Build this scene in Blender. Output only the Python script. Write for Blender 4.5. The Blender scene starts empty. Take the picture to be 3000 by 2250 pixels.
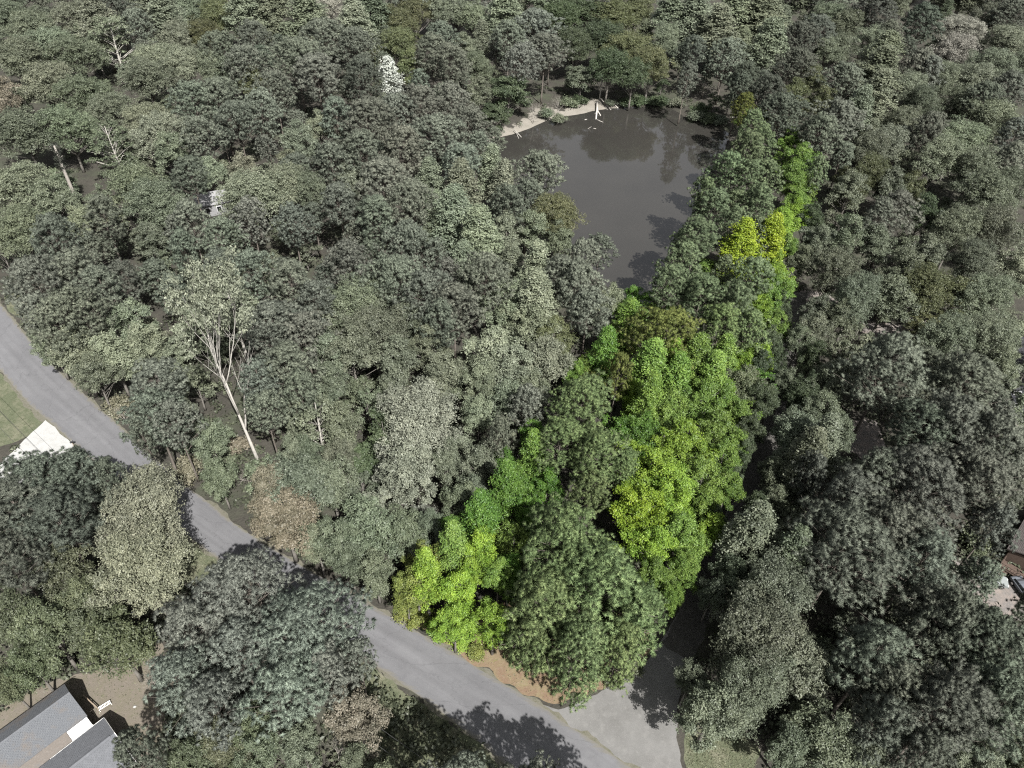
import bpy, math, random
import numpy as np
from mathutils import Matrix, Vector

# ------------------------------------------------------------------ camera, sky, sun
S = bpy.context.scene
COL = S.collection
CAM_H = 95.0
F_PX, CX, CY = 2150.0, 1500.0, 1125.0
PITCH, ROLL = math.radians(43.0), math.radians(3.0)
FW = np.array([0, math.cos(PITCH), -math.sin(PITCH)])
UP = np.array([0, math.sin(PITCH), math.cos(PITCH)])
RT = np.array([1.0, 0, 0])
cr_, sr_ = math.cos(ROLL), math.sin(ROLL)
CX_AX = cr_ * RT + sr_ * UP
CY_AX = -sr_ * RT + cr_ * UP

def at(px, py, z=0.0):
    """World point at height z that lies on the sight line of a photo pixel."""
    d = FW + (px - CX) / F_PX * CX_AX + (CY - py) / F_PX * CY_AX
    t = (z - CAM_H) / d[2]
    return np.array([0, 0, CAM_H]) + t * d

def pix(p):
    q = np.asarray(p, float) - np.array([0, 0, CAM_H])
    z = q @ FW
    return CX + F_PX * (q @ CX_AX) / z, CY - F_PX * (q @ CY_AX) / z, z

cam = bpy.data.cameras.new('camera')
cam.sensor_width = 36.0
cam.lens = F_PX / 3000.0 * 36.0
cam.clip_start, cam.clip_end = 1.0, 8000.0
cam_o = bpy.data.objects.new('camera', cam)
COL.objects.link(cam_o)
M4 = Matrix.Identity(4)
for i in range(3):
    M4[i][0], M4[i][1], M4[i][2] = CX_AX[i], CY_AX[i], -FW[i]
M4[2][3] = CAM_H
cam_o.matrix_world = M4
S.camera = cam_o

SUN_EL, SUN_AZ = math.radians(50), math.radians(152)     # azimuth clockwise from +Y (view direction)
sun_dir = Vector((math.sin(SUN_AZ) * math.cos(SUN_EL), math.cos(SUN_AZ) * math.cos(SUN_EL), math.sin(SUN_EL)))
W = bpy.data.worlds.new('World')
S.world = W
W.use_nodes = True
wt = W.node_tree
sky = wt.nodes.new('ShaderNodeTexSky')
sky.sky_type = 'NISHITA'
sky.sun_disc = False
sky.sun_elevation = SUN_EL
sky.sun_rotation = SUN_AZ
sky.air_density, sky.dust_density, sky.ozone_density = 0.8, 1.5, 0.6
hs = wt.nodes.new('ShaderNodeHueSaturation')
hs.inputs['Saturation'].default_value = 0.2
wt.links.new(sky.outputs[0], hs.inputs['Color'])
wt.links.new(hs.outputs[0], wt.nodes['Background'].inputs['Color'])
wt.nodes['Background'].inputs['Strength'].default_value = 0.078
sl = bpy.data.lights.new('sun', 'SUN')
sl.energy = 4.8
sl.angle = math.radians(0.5)
sl.color = (1.0, 0.974, 0.935)
so = bpy.data.objects.new('sun', sl)
COL.objects.link(so)
so.rotation_euler = sun_dir.to_track_quat('Z', 'Y').to_euler()
so.location = (0, -50, 200)
S.view_settings.view_transform = 'Standard'
S.view_settings.look = 'None'
S.view_settings.exposure = 1.16
S.view_settings.gamma = 1.0
S.view_settings.use_curve_mapping = False
S.cycles.use_denoising = False
S.cycles.filter_width = 1.2
S.cycles.max_bounces = 6
S.cycles.diffuse_bounces = 3
S.cycles.glossy_bounces = 3
S.cycles.transmission_bounces = 4

# ------------------------------------------------------------------ helpers
def new_mesh(name, verts, faces, mats=(), smooth=False):
    me = bpy.data.meshes.new(name)
    me.from_pydata([tuple(v) for v in verts], [], [tuple(f) for f in faces])
    for m in mats:
        me.materials.append(m)
    if smooth:
        me.polygons.foreach_set('use_smooth', [True] * len(me.polygons))
    me.update()
    return me

def np_mesh(name, V, n_side, mat, tint=None, nrm=None):
    """Loose polygons with n_side corners each; V is (N*n_side, 3)."""
    V = np.asarray(V, np.float32)
    nv = len(V); nf = nv // n_side
    me = bpy.data.meshes.new(name)
    me.vertices.add(nv); me.loops.add(nv); me.polygons.add(nf)
    me.vertices.foreach_set('co', V.ravel())
    me.loops.foreach_set('vertex_index', np.arange(nv, dtype=np.int32))
    me.polygons.foreach_set('loop_start', np.arange(nf, dtype=np.int32) * n_side)
    me.polygons.foreach_set('loop_total', np.full(nf, n_side, np.int32))
    me.materials.append(mat)
    if tint is not None:
        a = me.attributes.new('tint', 'FLOAT', 'FACE')
        a.data.foreach_set('value', np.asarray(tint, np.float32))
    me.update(calc_edges=True)
    if nrm is not None:
        me.polygons.foreach_set('use_smooth', np.ones(nf, bool))
        me.normals_split_custom_set_from_vertices(np.asarray(nrm, np.float32))
    return me

def link(name, me, parent=None, loc=None):
    o = bpy.data.objects.new(name, me)
    COL.objects.link(o)
    if parent is not None:
        o.parent = parent
    if loc is not None:
        o.location = loc
    return o

def thing(name, label, cat, loc=(0, 0, 0), rz=0.0, group=None, me=None):
    o = bpy.data.objects.new(name, me)
    COL.objects.link(o)
    o.location = loc
    o.rotation_euler = (0, 0, rz)
    if me is None:
        o.empty_display_size = 0.3
    o['label'] = label
    o['category'] = cat
    if group:
        o['group'] = group
    return o

def setting(name, me, kind='structure'):
    o = link(name, me)
    o['kind'] = kind
    return o

def box(V, Fc, c, s, R=None):
    """Append a box centre c, size s (optional 3x3 rotation) to vert/face lists."""
    b = len(V)
    for dz in (-.5, .5):
        for dx, dy in ((-.5, -.5), (.5, -.5), (.5, .5), (-.5, .5)):
            p = np.array([dx * s[0], dy * s[1], dz * s[2]])
            if R is not None:
                p = R @ p
            V.append(p + np.asarray(c))
    for f in ((0, 3, 2, 1), (4, 5, 6, 7), (0, 1, 5, 4), (1, 2, 6, 5), (2, 3, 7, 6), (3, 0, 4, 7)):
        Fc.append(tuple(b + i for i in f))

def tube(V, Fc, pts, radii, n=5):
    """Append a tapered tube through pts."""
    pts = [np.asarray(p, float) for p in pts]
    b = len(V)
    for i, p in enumerate(pts):
        d = pts[min(i + 1, len(pts) - 1)] - pts[max(i - 1, 0)]
        d = d / (np.linalg.norm(d) + 1e-9)
        a = np.array([1.0, 0, 0]) if abs(d[0]) < .8 else np.array([0, 1.0, 0])
        u = np.cross(d, a); u /= np.linalg.norm(u); w = np.cross(d, u)
        for k in range(n):
            t = 2 * math.pi * k / n
            V.append(p + radii[i] * (math.cos(t) * u + math.sin(t) * w))
    for i in range(len(pts) - 1):
        for k in range(n):
            a0 = b + i * n + k; a1 = b + i * n + (k + 1) % n
            Fc.append((a0, a1, a1 + n, a0 + n))
    Fc.append(tuple(b + k for k in range(n))[::-1])
    Fc.append(tuple(b + (len(pts) - 1) * n + k for k in range(n)))

def in_poly(x, y, poly):
    c = False
    n = len(poly)
    for i in range(n):
        x1, y1 = poly[i]; x2, y2 = poly[i - 1]
        if (y1 > y) != (y2 > y) and x < (x2 - x1) * (y - y1) / (y2 - y1) + x1:
            c = not c
    return c

def poly_dist(X, Y, poly):
    """Signed distance (negative inside) of arrays X, Y to a polygon."""
    P = np.asarray(poly, float)
    d = np.full(X.shape, 1e9); ins = np.zeros(X.shape, bool)
    for i in range(len(P)):
        a, b = P[i - 1], P[i]
        e = b - a
        t = np.clip(((X - a[0]) * e[0] + (Y - a[1]) * e[1]) / (e @ e + 1e-12), 0, 1)
        d = np.minimum(d, np.hypot(X - a[0] - t * e[0], Y - a[1] - t * e[1]))
        c = ((a[1] > Y) != (b[1] > Y))
        with np.errstate(divide='ignore', invalid='ignore'):
            xi = (b[0] - a[0]) * (Y - a[1]) / (b[1] - a[1] + 1e-12) + a[0]
        ins ^= c & (X < xi)
    return np.where(ins, -d, d)

def smooth_line(pts, n=6):
    """Catmull-Rom through 2-D points."""
    P = np.asarray(pts, float)
    P = np.vstack([2 * P[0] - P[1], P, 2 * P[-1] - P[-2]])
    out = []
    for i in range(1, len(P) - 2):
        for k in range(n):
            t = k / n
            out.append(0.5 * ((2 * P[i]) + (-P[i - 1] + P[i + 1]) * t + (2 * P[i - 1] - 5 * P[i] + 4 * P[i + 1] - P[i + 2]) * t * t
                              + (-P[i - 1] + 3 * P[i] - 3 * P[i + 1] + P[i + 2]) * t ** 3))
    out.append(P[-2])
    return np.array(out)

# ------------------------------------------------------------------ materials
def mat(name, base=(.5, .5, .5), rough=.7, spec=.3, noise=None, bump=None, metal=0.0, extra=None):
    m = bpy.data.materials.new(name)
    m.use_nodes = True
    nt = m.node_tree
    b = nt.nodes['Principled BSDF']
    b.inputs['Roughness'].default_value = rough
    b.inputs['Specular IOR Level'].default_value = spec
    b.inputs['Metallic'].default_value = metal
    b.inputs['Base Color'].default_value = (*base, 1)
    cur = None
    tc = nt.nodes.new('ShaderNodeTexCoord')
    for (scale, col, lo, hi, det) in (noise or []):
        nz = nt.nodes.new('ShaderNodeTexNoise')
        nz.inputs['Scale'].default_value = scale
        nz.inputs['Detail'].default_value = det
        nz.inputs['Roughness'].default_value = .65
        nt.links.new(tc.outputs['Object'], nz.inputs['Vector'])
        rp = nt.nodes.new('ShaderNodeMapRange')
        rp.inputs['From Min'].default_value = lo
        rp.inputs['From Max'].default_value = hi
        nt.links.new(nz.outputs['Fac'], rp.inputs['Value'])
        mx = nt.nodes.new('ShaderNodeMix')
        mx.data_type = 'RGBA'
        nt.links.new(rp.outputs[0], mx.inputs['Factor'])
        if cur is None:
            mx.inputs['A'].default_value = (*base, 1)
        else:
            nt.links.new(cur, mx.inputs['A'])
        mx.inputs['B'].default_value = (*col, 1)
        cur = mx.outputs['Result']
    if cur is not None:
        nt.links.new(cur, b.inputs['Base Color'])
    if bump:
        nz = nt.nodes.new('ShaderNodeTexNoise')
        nz.inputs['Scale'].default_value = bump[0]
        nz.inputs['Detail'].default_value = 6
        nt.links.new(tc.outputs['Object'], nz.inputs['Vector'])
        bp = nt.nodes.new('ShaderNodeBump')
        bp.inputs['Strength'].default_value = bump[1]
        bp.inputs['Distance'].default_value = bump[2]
        nt.links.new(nz.outputs['Fac'], bp.inputs['Height'])
        nt.links.new(bp.outputs[0], b.inputs['Normal'])
    return m

def leaf_mat(name, rough, spec, transl, lo, hi, two_sided=False):
    """Leaf colour = the tree's own colour times a per-leaf tint."""
    m = bpy.data.materials.new(name)
    m.use_nodes = True
    nt = m.node_tree
    N, L = nt.nodes, nt.links
    b = N['Principled BSDF']
    oi = N.new('ShaderNodeObjectInfo')
    at_ = N.new('ShaderNodeAttribute'); at_.attribute_name = 'tint'
    mr = N.new('ShaderNodeMapRange')
    mr.inputs['To Min'].default_value = lo; mr.inputs['To Max'].default_value = hi
    L.new(at_.outputs['Fac'], mr.inputs['Value'])
    vm = N.new('ShaderNodeVectorMath'); vm.operation = 'SCALE'
    L.new(oi.outputs['Color'], vm.inputs[0]); L.new(mr.outputs[0], vm.inputs['Scale'])
    hs = N.new('ShaderNodeHueSaturation')
    hm = N.new('ShaderNodeMapRange')
    hm.inputs['To Min'].default_value = .515; hm.inputs['To Max'].default_value = .485
    L.new(at_.outputs['Fac'], hm.inputs['Value'])
    L.new(hm.outputs[0], hs.inputs['Hue']); L.new(vm.outputs[0], hs.inputs['Color'])
    L.new(hs.outputs[0], b.inputs['Base Color'])
    b.inputs['Roughness'].default_value = rough
    b.inputs['Specular IOR Level'].default_value = spec
    tr = N.new('ShaderNodeBsdfTranslucent')
    L.new(hs.outputs[0], tr.inputs['Color'])
    mx = N.new('ShaderNodeMixShader'); mx.inputs[0].default_value = transl
    L.new(b.outputs[0], mx.inputs[1]); L.new(tr.outputs[0], mx.inputs[2])
    L.new(mx.outputs[0], N['Material Output'].inputs['Surface'])
    if two_sided:                       # needles are round: both faces of a blade share one normal
        ge = N.new('ShaderNodeNewGeometry')
        sg = N.new('ShaderNodeMapRange'); sg.inputs['To Min'].default_value = 1; sg.inputs['To Max'].default_value = -1
        L.new(ge.outputs['Backfacing'], sg.inputs['Value'])
        vs = N.new('ShaderNodeVectorMath'); vs.operation = 'SCALE'
        L.new(ge.outputs['Normal'], vs.inputs[0]); L.new(sg.outputs[0], vs.inputs['Scale'])
        L.new(vs.outputs[0], b.inputs['Normal']); L.new(vs.outputs[0], tr.inputs['Normal'])
    return m

M = {}
M['leaf'] = leaf_mat('leaf', .5, .35, .28, .62, 1.45)
M['needle'] = leaf_mat('needle', .6, .15, .08, .6, 1.5, True)

def bark_mat():
    m = mat('bark', (.1, .09, .08), .9, .1)
    nt = m.node_tree
    b = nt.nodes['Principled BSDF']
    oi = nt.nodes.new('ShaderNodeObjectInfo')
    nz = nt.nodes.new('ShaderNodeTexNoise'); nz.inputs['Scale'].default_value = 2.5; nz.inputs['Detail'].default_value = 5
    tc = nt.nodes.new('ShaderNodeTexCoord'); nt.links.new(tc.outputs['Object'], nz.inputs['Vector'])
    mr = nt.nodes.new('ShaderNodeMapRange'); mr.inputs['To Min'].default_value = .5; mr.inputs['To Max'].default_value = 1.4
    nt.links.new(nz.outputs['Fac'], mr.inputs['Value'])
    vm = nt.nodes.new('ShaderNodeVectorMath'); vm.operation = 'SCALE'
    nt.links.new(oi.outputs['Color'], vm.inputs[0]); nt.links.new(mr.outputs[0], vm.inputs['Scale'])
    nt.links.new(vm.outputs[0], b.inputs['Base Color'])
    return m
M['bark'] = bark_mat()
M['floor'] = mat('forest_floor', (.042, .040, .034), .95, .1,
                 [(.25, (.06, .056, .047), .4, .65, 6), (1.8, (.035, .032, .028), .5, .7, 8), (.09, (.055, .062, .042), .5, .7, 4)], (3.0, .6, .25))
def bank_mix(m):
    nt = m.node_tree
    b = nt.nodes['Principled BSDF']
    src_ = b.inputs['Base Color'].links[0].from_socket
    a = nt.nodes.new('ShaderNodeAttribute'); a.attribute_name = 'bank'
    tc = nt.nodes.new('ShaderNodeTexCoord')
    n1 = nt.nodes.new('ShaderNodeTexNoise'); n1.inputs['Scale'].default_value = .9; n1.inputs['Detail'].default_value = 7
    nt.links.new(tc.outputs['Object'], n1.inputs['Vector'])
    ad = nt.nodes.new('ShaderNodeMath'); ad.operation = 'ADD'
    nt.links.new(a.outputs['Fac'], ad.inputs[0]); nt.links.new(n1.outputs['Fac'], ad.inputs[1])
    mr = nt.nodes.new('ShaderNodeMapRange'); mr.inputs['From Min'].default_value = .85; mr.inputs['From Max'].default_value = 1.1
    nt.links.new(ad.outputs[0], mr.inputs['Value'])
    c2 = nt.nodes.new('ShaderNodeMix'); c2.data_type = 'RGBA'
    c2.inputs['A'].default_value = (.15, .14, .118, 1); c2.inputs['B'].default_value = (.24, .222, .195, 1)
    n2 = nt.nodes.new('ShaderNodeTexNoise'); n2.inputs['Scale'].default_value = .45; n2.inputs['Detail'].default_value = 6
    nt.links.new(tc.outputs['Object'], n2.inputs['Vector']); nt.links.new(n2.outputs['Fac'], c2.inputs['Factor'])
    mx = nt.nodes.new('ShaderNodeMix'); mx.data_type = 'RGBA'
    nt.links.new(mr.outputs[0], mx.inputs['Factor']); nt.links.new(src_, mx.inputs['A']); nt.links.new(c2.outputs['Result'], mx.inputs['B'])
    nt.links.new(mx.outputs['Result'], b.inputs['Base Color'])
bank_mix(M['floor'])
M['bank'] = mat('bank_mud', (.24, .22, .19), .9, .2, [(.5, (.17, .155, .13), .4, .65, 6), (.22, (.15, .16, .1), .55, .7, 4)], (2.5, .5, .15))
M['asphalt'] = mat('asphalt', (.110, .110, .115), .9, .25,
                   [(.12, (.125, .125, .13), .4, .65, 4), (.6, (.1, .1, .105), .5, .75, 6), (9, (.15, .15, .15), .55, .8, 3)], (30, .25, .02))
def road_wear(m):
    """Wheel-path streaks, dusty edges and thin cracks that follow the road."""
    nt = m.node_tree
    N, L = nt.nodes, nt.links
    b = N['Principled BSDF']
    cur = b.inputs['Base Color'].links[0].from_socket
    uv = N.new('ShaderNodeUVMap'); uv.uv_map = 'along'
    mp = N.new('ShaderNodeMapping'); mp.inputs['Scale'].default_value = (.035, .9, 1)
    L.new(uv.outputs[0], mp.inputs['Vector'])
    n1 = N.new('ShaderNodeTexNoise'); n1.inputs['Scale'].default_value = 1.0; n1.inputs['Detail'].default_value = 4
    L.new(mp.outputs[0], n1.inputs['Vector'])
    mr = N.new('ShaderNodeMapRange'); mr.inputs['From Min'].default_value = .3; mr.inputs['From Max'].default_value = .7
    mr.inputs['To Min'].default_value = .87; mr.inputs['To Max'].default_value = 1.13
    L.new(n1.outputs['Fac'], mr.inputs['Value'])
    vm = N.new('ShaderNodeVectorMath'); vm.operation = 'SCALE'
    L.new(cur, vm.inputs[0]); L.new(mr.outputs[0], vm.inputs['Scale'])
    cur = vm.outputs[0]
    # cracks
    mp2 = N.new('ShaderNodeMapping'); mp2.inputs['Scale'].default_value = (.16, .3, 1)
    n3 = N.new('ShaderNodeTexNoise'); n3.inputs['Scale'].default_value = .9; n3.inputs['Detail'].default_value = 5
    L.new(uv.outputs[0], n3.inputs['Vector'])
    av = N.new('ShaderNodeVectorMath'); av.operation = 'MULTIPLY_ADD'; av.inputs[1].default_value = (.5, .5, 0)
    L.new(uv.outputs[0], mp2.inputs['Vector']); L.new(n3.outputs['Color'], av.inputs[0]); L.new(mp2.outputs[0], av.inputs[2])
    vo = N.new('ShaderNodeTexVoronoi'); vo.feature = 'DISTANCE_TO_EDGE'; vo.inputs['Scale'].default_value = .8
    L.new(av.outputs[0], vo.inputs['Vector'])
    cm = N.new('ShaderNodeMapRange'); cm.inputs['From Min'].default_value = .004; cm.inputs['From Max'].default_value = .012
    cm.inputs['To Min'].default_value = .85; cm.inputs['To Max'].default_value = 1
    L.new(vo.outputs['Distance'], cm.inputs['Value'])
    vm2 = N.new('ShaderNodeVectorMath'); vm2.operation = 'SCALE'
    L.new(cur, vm2.inputs[0]); L.new(cm.outputs[0], vm2.inputs['Scale']); cur = vm2.outputs[0]
    # dirt washed onto the edges
    sx = N.new('ShaderNodeSeparateXYZ'); L.new(uv.outputs[0], sx.inputs[0])
    d1 = N.new('ShaderNodeMath'); d1.operation = 'SUBTRACT'; d1.inputs[1].default_value = 2.8; L.new(sx.outputs['Y'], d1.inputs[0])
    d2 = N.new('ShaderNodeMath'); d2.operation = 'ABSOLUTE'; L.new(d1.outputs[0], d2.inputs[0])
    n4 = N.new('ShaderNodeTexNoise'); n4.inputs['Scale'].default_value = 1.4; n4.inputs['Detail'].default_value = 6
    L.new(uv.outputs[0], n4.inputs['Vector'])
    d3 = N.new('ShaderNodeMath'); d3.operation = 'MULTIPLY_ADD'; d3.inputs[1].default_value = 1.3; L.new(n4.outputs['Fac'], d3.inputs[0]); L.new(d2.outputs[0], d3.inputs[2])
    d4 = N.new('ShaderNodeMapRange'); d4.inputs['From Min'].default_value = 3.05; d4.inputs['From Max'].default_value = 3.5; L.new(d3.outputs[0], d4.inputs['Value'])
    mx = N.new('ShaderNodeMix'); mx.data_type = 'RGBA'; mx.inputs['B'].default_value = (.125, .118, .10, 1)
    L.new(d4.outputs[0], mx.inputs['Factor']); L.new(cur, mx.inputs['A'])
    L.new(mx.outputs['Result'], b.inputs['Base Color'])
road_wear(M['asphalt'])
M['gravel'] = mat('gravel', (.145, .143, .138), .95, .2,
                  [(.18, (.115, .113, .108), .4, .65, 6), (.9, (.17, .167, .16), .5, .75, 6), (6, (.17, .165, .16), .55, .75, 4)], (14, .5, .05))
M['shoulder'] = mat('shoulder_dirt', (.115, .11, .088), .95, .1, [(1.2, (.085, .085, .06), .45, .65, 6), (5, (.15, .14, .115), .5, .75, 4)], (8, .5, .06))
M['concrete'] = mat('concrete', (.32, .32, .31), .85, .3, [(.8, (.25, .25, .24), .45, .75, 5), (7, (.38, .38, .37), .5, .75, 3)], (12, .2, .02))
M['grass'] = mat('lawn', (.085, .095, .06), .95, .1,
                 [(.35, (.15, .145, .105), .45, .68, 6), (1.6, (.06, .07, .04), .5, .7, 6), (6, (.13, .135, .09), .55, .75, 4)], (9, .7, .12))
M['yard'] = mat('yard_dirt', (.13, .115, .095), .95, .1,
                [(.5, (.12, .11, .08), .42, .65, 6), (2.2, (.15, .128, .108), .5, .7, 6), (7, (.2, .175, .155), .58, .78, 3)], (8, .6, .08))
M['needle_litter'] = mat('needle_litter', (.150, .105, .072), .95, .1,
                         [(.6, (.17, .145, .085), .42, .65, 6), (2.6, (.19, .145, .105), .5, .72, 6), (.9, (.14, .16, .05), .6, .75, 5)], (8, .6, .08))
M['pink_litter'] = mat('pale_litter', (.135, .126, .118), .95, .1,
                       [(.7, (.2, .17, .15), .42, .65, 6), (3, (.2, .18, .168), .5, .72, 6)], (8, .6, .08))

# ------------------------------------------------------------------ the setting
def pw(pts, z=0.0):
    return [tuple(at(x, y, z)[:2]) for x, y in pts]

road_hi = pw([(-420, 420), (-260, 600), (-120, 760), (0, 890), (34, 932), (110, 1022), (210, 1122), (320, 1222), (480, 1366), (610, 1472), (723, 1560), (904, 1668),
              (1000, 1722), (1110, 1786), (1316, 1906), (1440, 1982), (1565, 2056), (1633, 2101), (1845, 2246), (2080, 2410)])
road_lo = pw([(-520, 560), (-330, 760), (-130, 950), (0, 1083), (31, 1121), (78, 1176), (135, 1226), (222, 1303), (380, 1438), (500, 1533), (606, 1613), (674, 1660),
              (900, 1812), (1060, 1922), (1236, 2044), (1340, 2122), (1460, 2222), (1640, 2370)])
rh, rl = smooth_line(road_hi, 5), smooth_line(road_lo, 5)
def resample(L, n):
    d = np.concatenate([[0], np.cumsum(np.linalg.norm(np.diff(L, axis=0), axis=1))])
    t = np.linspace(0, d[-1], n)
    return np.stack([np.interp(t, d, L[:, 0]), np.interp(t, d, L[:, 1])], 1)
NR = 140
rh, rl = resample(rh, NR), resample(rl, NR)
ROAD = [tuple(p) for p in rh] + [tuple(p) for p in rl[::-1]]

POND = pw([(1438, 408), (1500, 393), (1560, 372), (1620, 346), (1700, 334), (1760, 320), (1850, 314), (1960, 318), (2010, 345), (2060, 368), (2125, 384),
           (2142, 400), (2125, 440), (2105, 500), (2060, 580), (2010, 660), (1965, 740), (1935, 830), (1895, 900), (1850, 905), (1790, 850), (1700, 760), (1610, 660),
           (1530, 570), (1462, 500), (1432, 445)], -0.7)
POND = [tuple(p) for p in resample(smooth_line(POND + [POND[0]], 6), 160)[:-1]]

rs = np.random.RandomState(7)
def dense(a, b, lo, hi, fine, coarse):
    t = list(np.arange(lo, hi, fine)); k = coarse
    x = lo
    while x > a:
        x -= k; k *= 1.25; t.insert(0, x)
    k = coarse; x = t[-1]
    while x < b:
        x += k; k *= 1.25; t.append(x)
    return np.array(t)
pxs = [p[0] for p in POND]; pys = [p[1] for p in POND]
gx = dense(-4500, 4500, min(pxs) - 14, max(pxs) + 14, 1.3, 6)
gy = dense(-3500, 6000, min(pys) - 14, max(pys) + 14, 1.3, 6)
GX, GY = np.meshgrid(gx, gy)
sd = poly_dist(GX, GY, POND)
wob = .35 * np.sin(GX * .9 + 1.3 * np.sin(GY * .5)) + .3 * np.sin(GY * 1.1 + 2 * np.sin(GX * .33))
GZ = np.where(sd < 6, -0.7 * np.clip((6 - sd) / 6, 0, 1) ** 1.5, 0.0)
GZ = np.where(sd < 0, -0.7 + np.clip((sd + wob * .6) * .22, -1.8, .12), GZ)
nx_, ny_ = len(gx), len(gy)
Vg = np.stack([GX.ravel(), GY.ravel(), GZ.ravel()], 1)
Fg = [(j * nx_ + i, j * nx_ + i + 1, (j + 1) * nx_ + i + 1, (j + 1) * nx_ + i) for j in range(ny_ - 1) for i in range(nx_ - 1)]
gm = new_mesh('ground', Vg, Fg, [M['floor']], True)
far_y = np.mean(pys)
bk = np.clip((6.5 + 1.8 * np.sin(GX * .4) + 1.2 * np.sin(GX * 1.1 + GY) - sd) / 3.0, 0, 1) * np.clip((GY - far_y - 8) / 8, 0, 1) * np.clip((at(1840, 300)[0] - GX) / 6, 0, 1)
ba = gm.attributes.new('bank', 'FLOAT', 'POINT')
ba.data.foreach_set('value', bk.ravel().astype(np.float32))
setting('ground', gm)

def ragged_sheet(name, poly, z, m, jag=0.0, sub=3, seed=1, skirt=None):
    """A flat sheet with an uneven outline."""
    r = np.random.RandomState(seed)
    P = np.array(poly, float)
    P = np.vstack([P, P[:1]])
    n = max(12, int(np.sum(np.linalg.norm(np.diff(P, axis=0), axis=1)) / .7))
    Q = resample(P, n + 1)[:-1]
    if jag:
        nrm = np.roll(Q, -1, 0) - np.roll(Q, 1, 0)
        nrm = np.stack([nrm[:, 1], -nrm[:, 0]], 1); nrm /= np.linalg.norm(nrm, axis=1)[:, None] + 1e-9
        w = r.randn(n)
        w = (w + np.roll(w, 1) + np.roll(w, 2)) / 1.7
        Q = Q + nrm * (w * jag)[:, None]
    me = new_mesh(name, [(x, y, z) for x, y in Q], [tuple(range(n))], [m])
    return me

# shoulders, lawns, litter patches, each a sheet a few millimetres above the one below
mid = (rh + rl) / 2
sh_hi = rh + (rh - mid) / np.linalg.norm(rh - mid, axis=1)[:, None] * .45
sh_lo = rl + (rl - mid) / np.linalg.norm(rl - mid, axis=1)[:, None] * .6
setting('road_shoulder', ragged_sheet('road_shoulder', [tuple(p) for p in sh_hi] + [tuple(p) for p in sh_lo[::-1]], .016, M['shoulder'], .22, seed=3))
rv, rf = [], []
NC = 6
for i in range(NR):
    for k in range(NC + 1):
        t = k / NC
        p = rh[i] * (1 - t) + rl[i] * t
        rv.append((p[0], p[1], .022 + .05 * (1 - (2 * t - 1) ** 2)))
for i in range(NR - 1):
    for k in range(NC):
        a = i * (NC + 1) + k
        rf.append((a, a + NC + 1, a + NC + 2, a + 1))
for i in range(NR):                                        # ragged asphalt edge
    for k in (0, NC):
        j = i * (NC + 1) + k
        x, y, z = rv[j]; e = rs.randn(2) * .05
        rv[j] = (x + e[0], y + e[1], z)
rme = new_mesh('road', rv, rf, [M['asphalt']], True)
run = np.concatenate([[0], np.cumsum(np.linalg.norm(np.diff(mid, axis=0), axis=1))])
uvl = rme.uv_layers.new(name='along')
for lp in rme.loops:
    i_, k_ = divmod(lp.vertex_index, NC + 1)
    uvl.data[lp.index].uv = (run[i_], k_ / NC * 5.6)
setting('road', rme)

DRIVE = pw([(1560, 2050), (1640, 2078), (1720, 2050), (1800, 2006), (1880, 1955), (1955, 1850), (2070, 1625), (2165, 1430), (2238, 1240), (2282, 1080), (2306, 940), (2322, 860),
            (2365, 860), (2345, 960), (2325, 1060), (2305, 1230), (2235, 1440), (2150, 1640), (2060, 1850), (2010, 1980), (1985, 2080), (1980, 2180), (2000, 2250), (2040, 2360), (1930, 2320), (1845, 2252)])
M['lane_shade'] = mat('shaded_gravel', (.085, .082, .076), .95, .15, [(.4, (.06, .058, .052), .4, .65, 6), (1.3, (.12, .115, .107), .52, .75, 6), (6, (.05, .048, .044), .5, .75, 4)], (10, .5, .05))  # drive gravel with the tree shade put into its colour
LANE_SHADE = pw([(1940, 1880), (1958, 1845), (2070, 1622), (2165, 1428), (2238, 1238), (2282, 1078), (2306, 938), (2322, 856), (2367, 856), (2347, 960), (2327, 1060), (2307, 1232), (2237, 1442), (2152, 1642), (2062, 1852), (2030, 1930), (1985, 1915)])
setting('lane_shade_sheet', ragged_sheet('lane_shade_sheet', LANE_SHADE, .017, M['lane_shade'], .2, seed=18))  # sheet of painted shade over the upper drive
setting('driveway', ragged_sheet('driveway', DRIVE, .012, M['gravel'], .12, seed=5))
LAWN_W = pw([(-330, 770), (-130, 960), (0, 1092), (31, 1130), (78, 1186), (128, 1234), (84, 1276), (30, 1300), (-80, 1330), (-400, 1200)])
setting('roadside_lawn', ragged_sheet('roadside_lawn', LAWN_W, .008, M['grass'], .1, seed=6))
APRON = pw([(133, 1231), (219, 1304), (190, 1345), (120, 1385), (20, 1440), (-40, 1400), (40, 1320), (78, 1284)])
setting('concrete_apron', ragged_sheet('concrete_apron', APRON, .026, M['concrete'], .05, seed=8))
LAWN_E = pw([(2006, 2120), (2020, 2080), (2160, 2100), (2230, 2200), (2200, 2300), (2050, 2360), (2006, 2250)])
setting('corner_lawn', ragged_sheet('corner_lawn', LAWN_E, .008, M['grass'], .2, seed=9))
YARD = pw([(-60, 2120), (60, 2040), (170, 1985), (330, 1960), (470, 1880), (520, 2000), (470, 2160), (420, 2330), (-200, 2400)])
setting('house_yard', ragged_sheet('house_yard', YARD, .004, M['yard'], .3, seed=10))
VERGE = pw([(545, 1560), (606, 1606), (690, 1680), (640, 1690), (560, 1720), (520, 1650)])
setting('roadside_verge', ragged_sheet('roadside_verge', VERGE, .006, M['grass'], .25, seed=11))
VERGE2 = pw([(1060, 1940), (1236, 2056), (1340, 2132), (1460, 2232), (1560, 2330), (1200, 2400), (1000, 2200)])
setting('shaded_verge', ragged_sheet('shaded_verge', VERGE2, .006, M['grass'], .25, seed=12))
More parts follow.
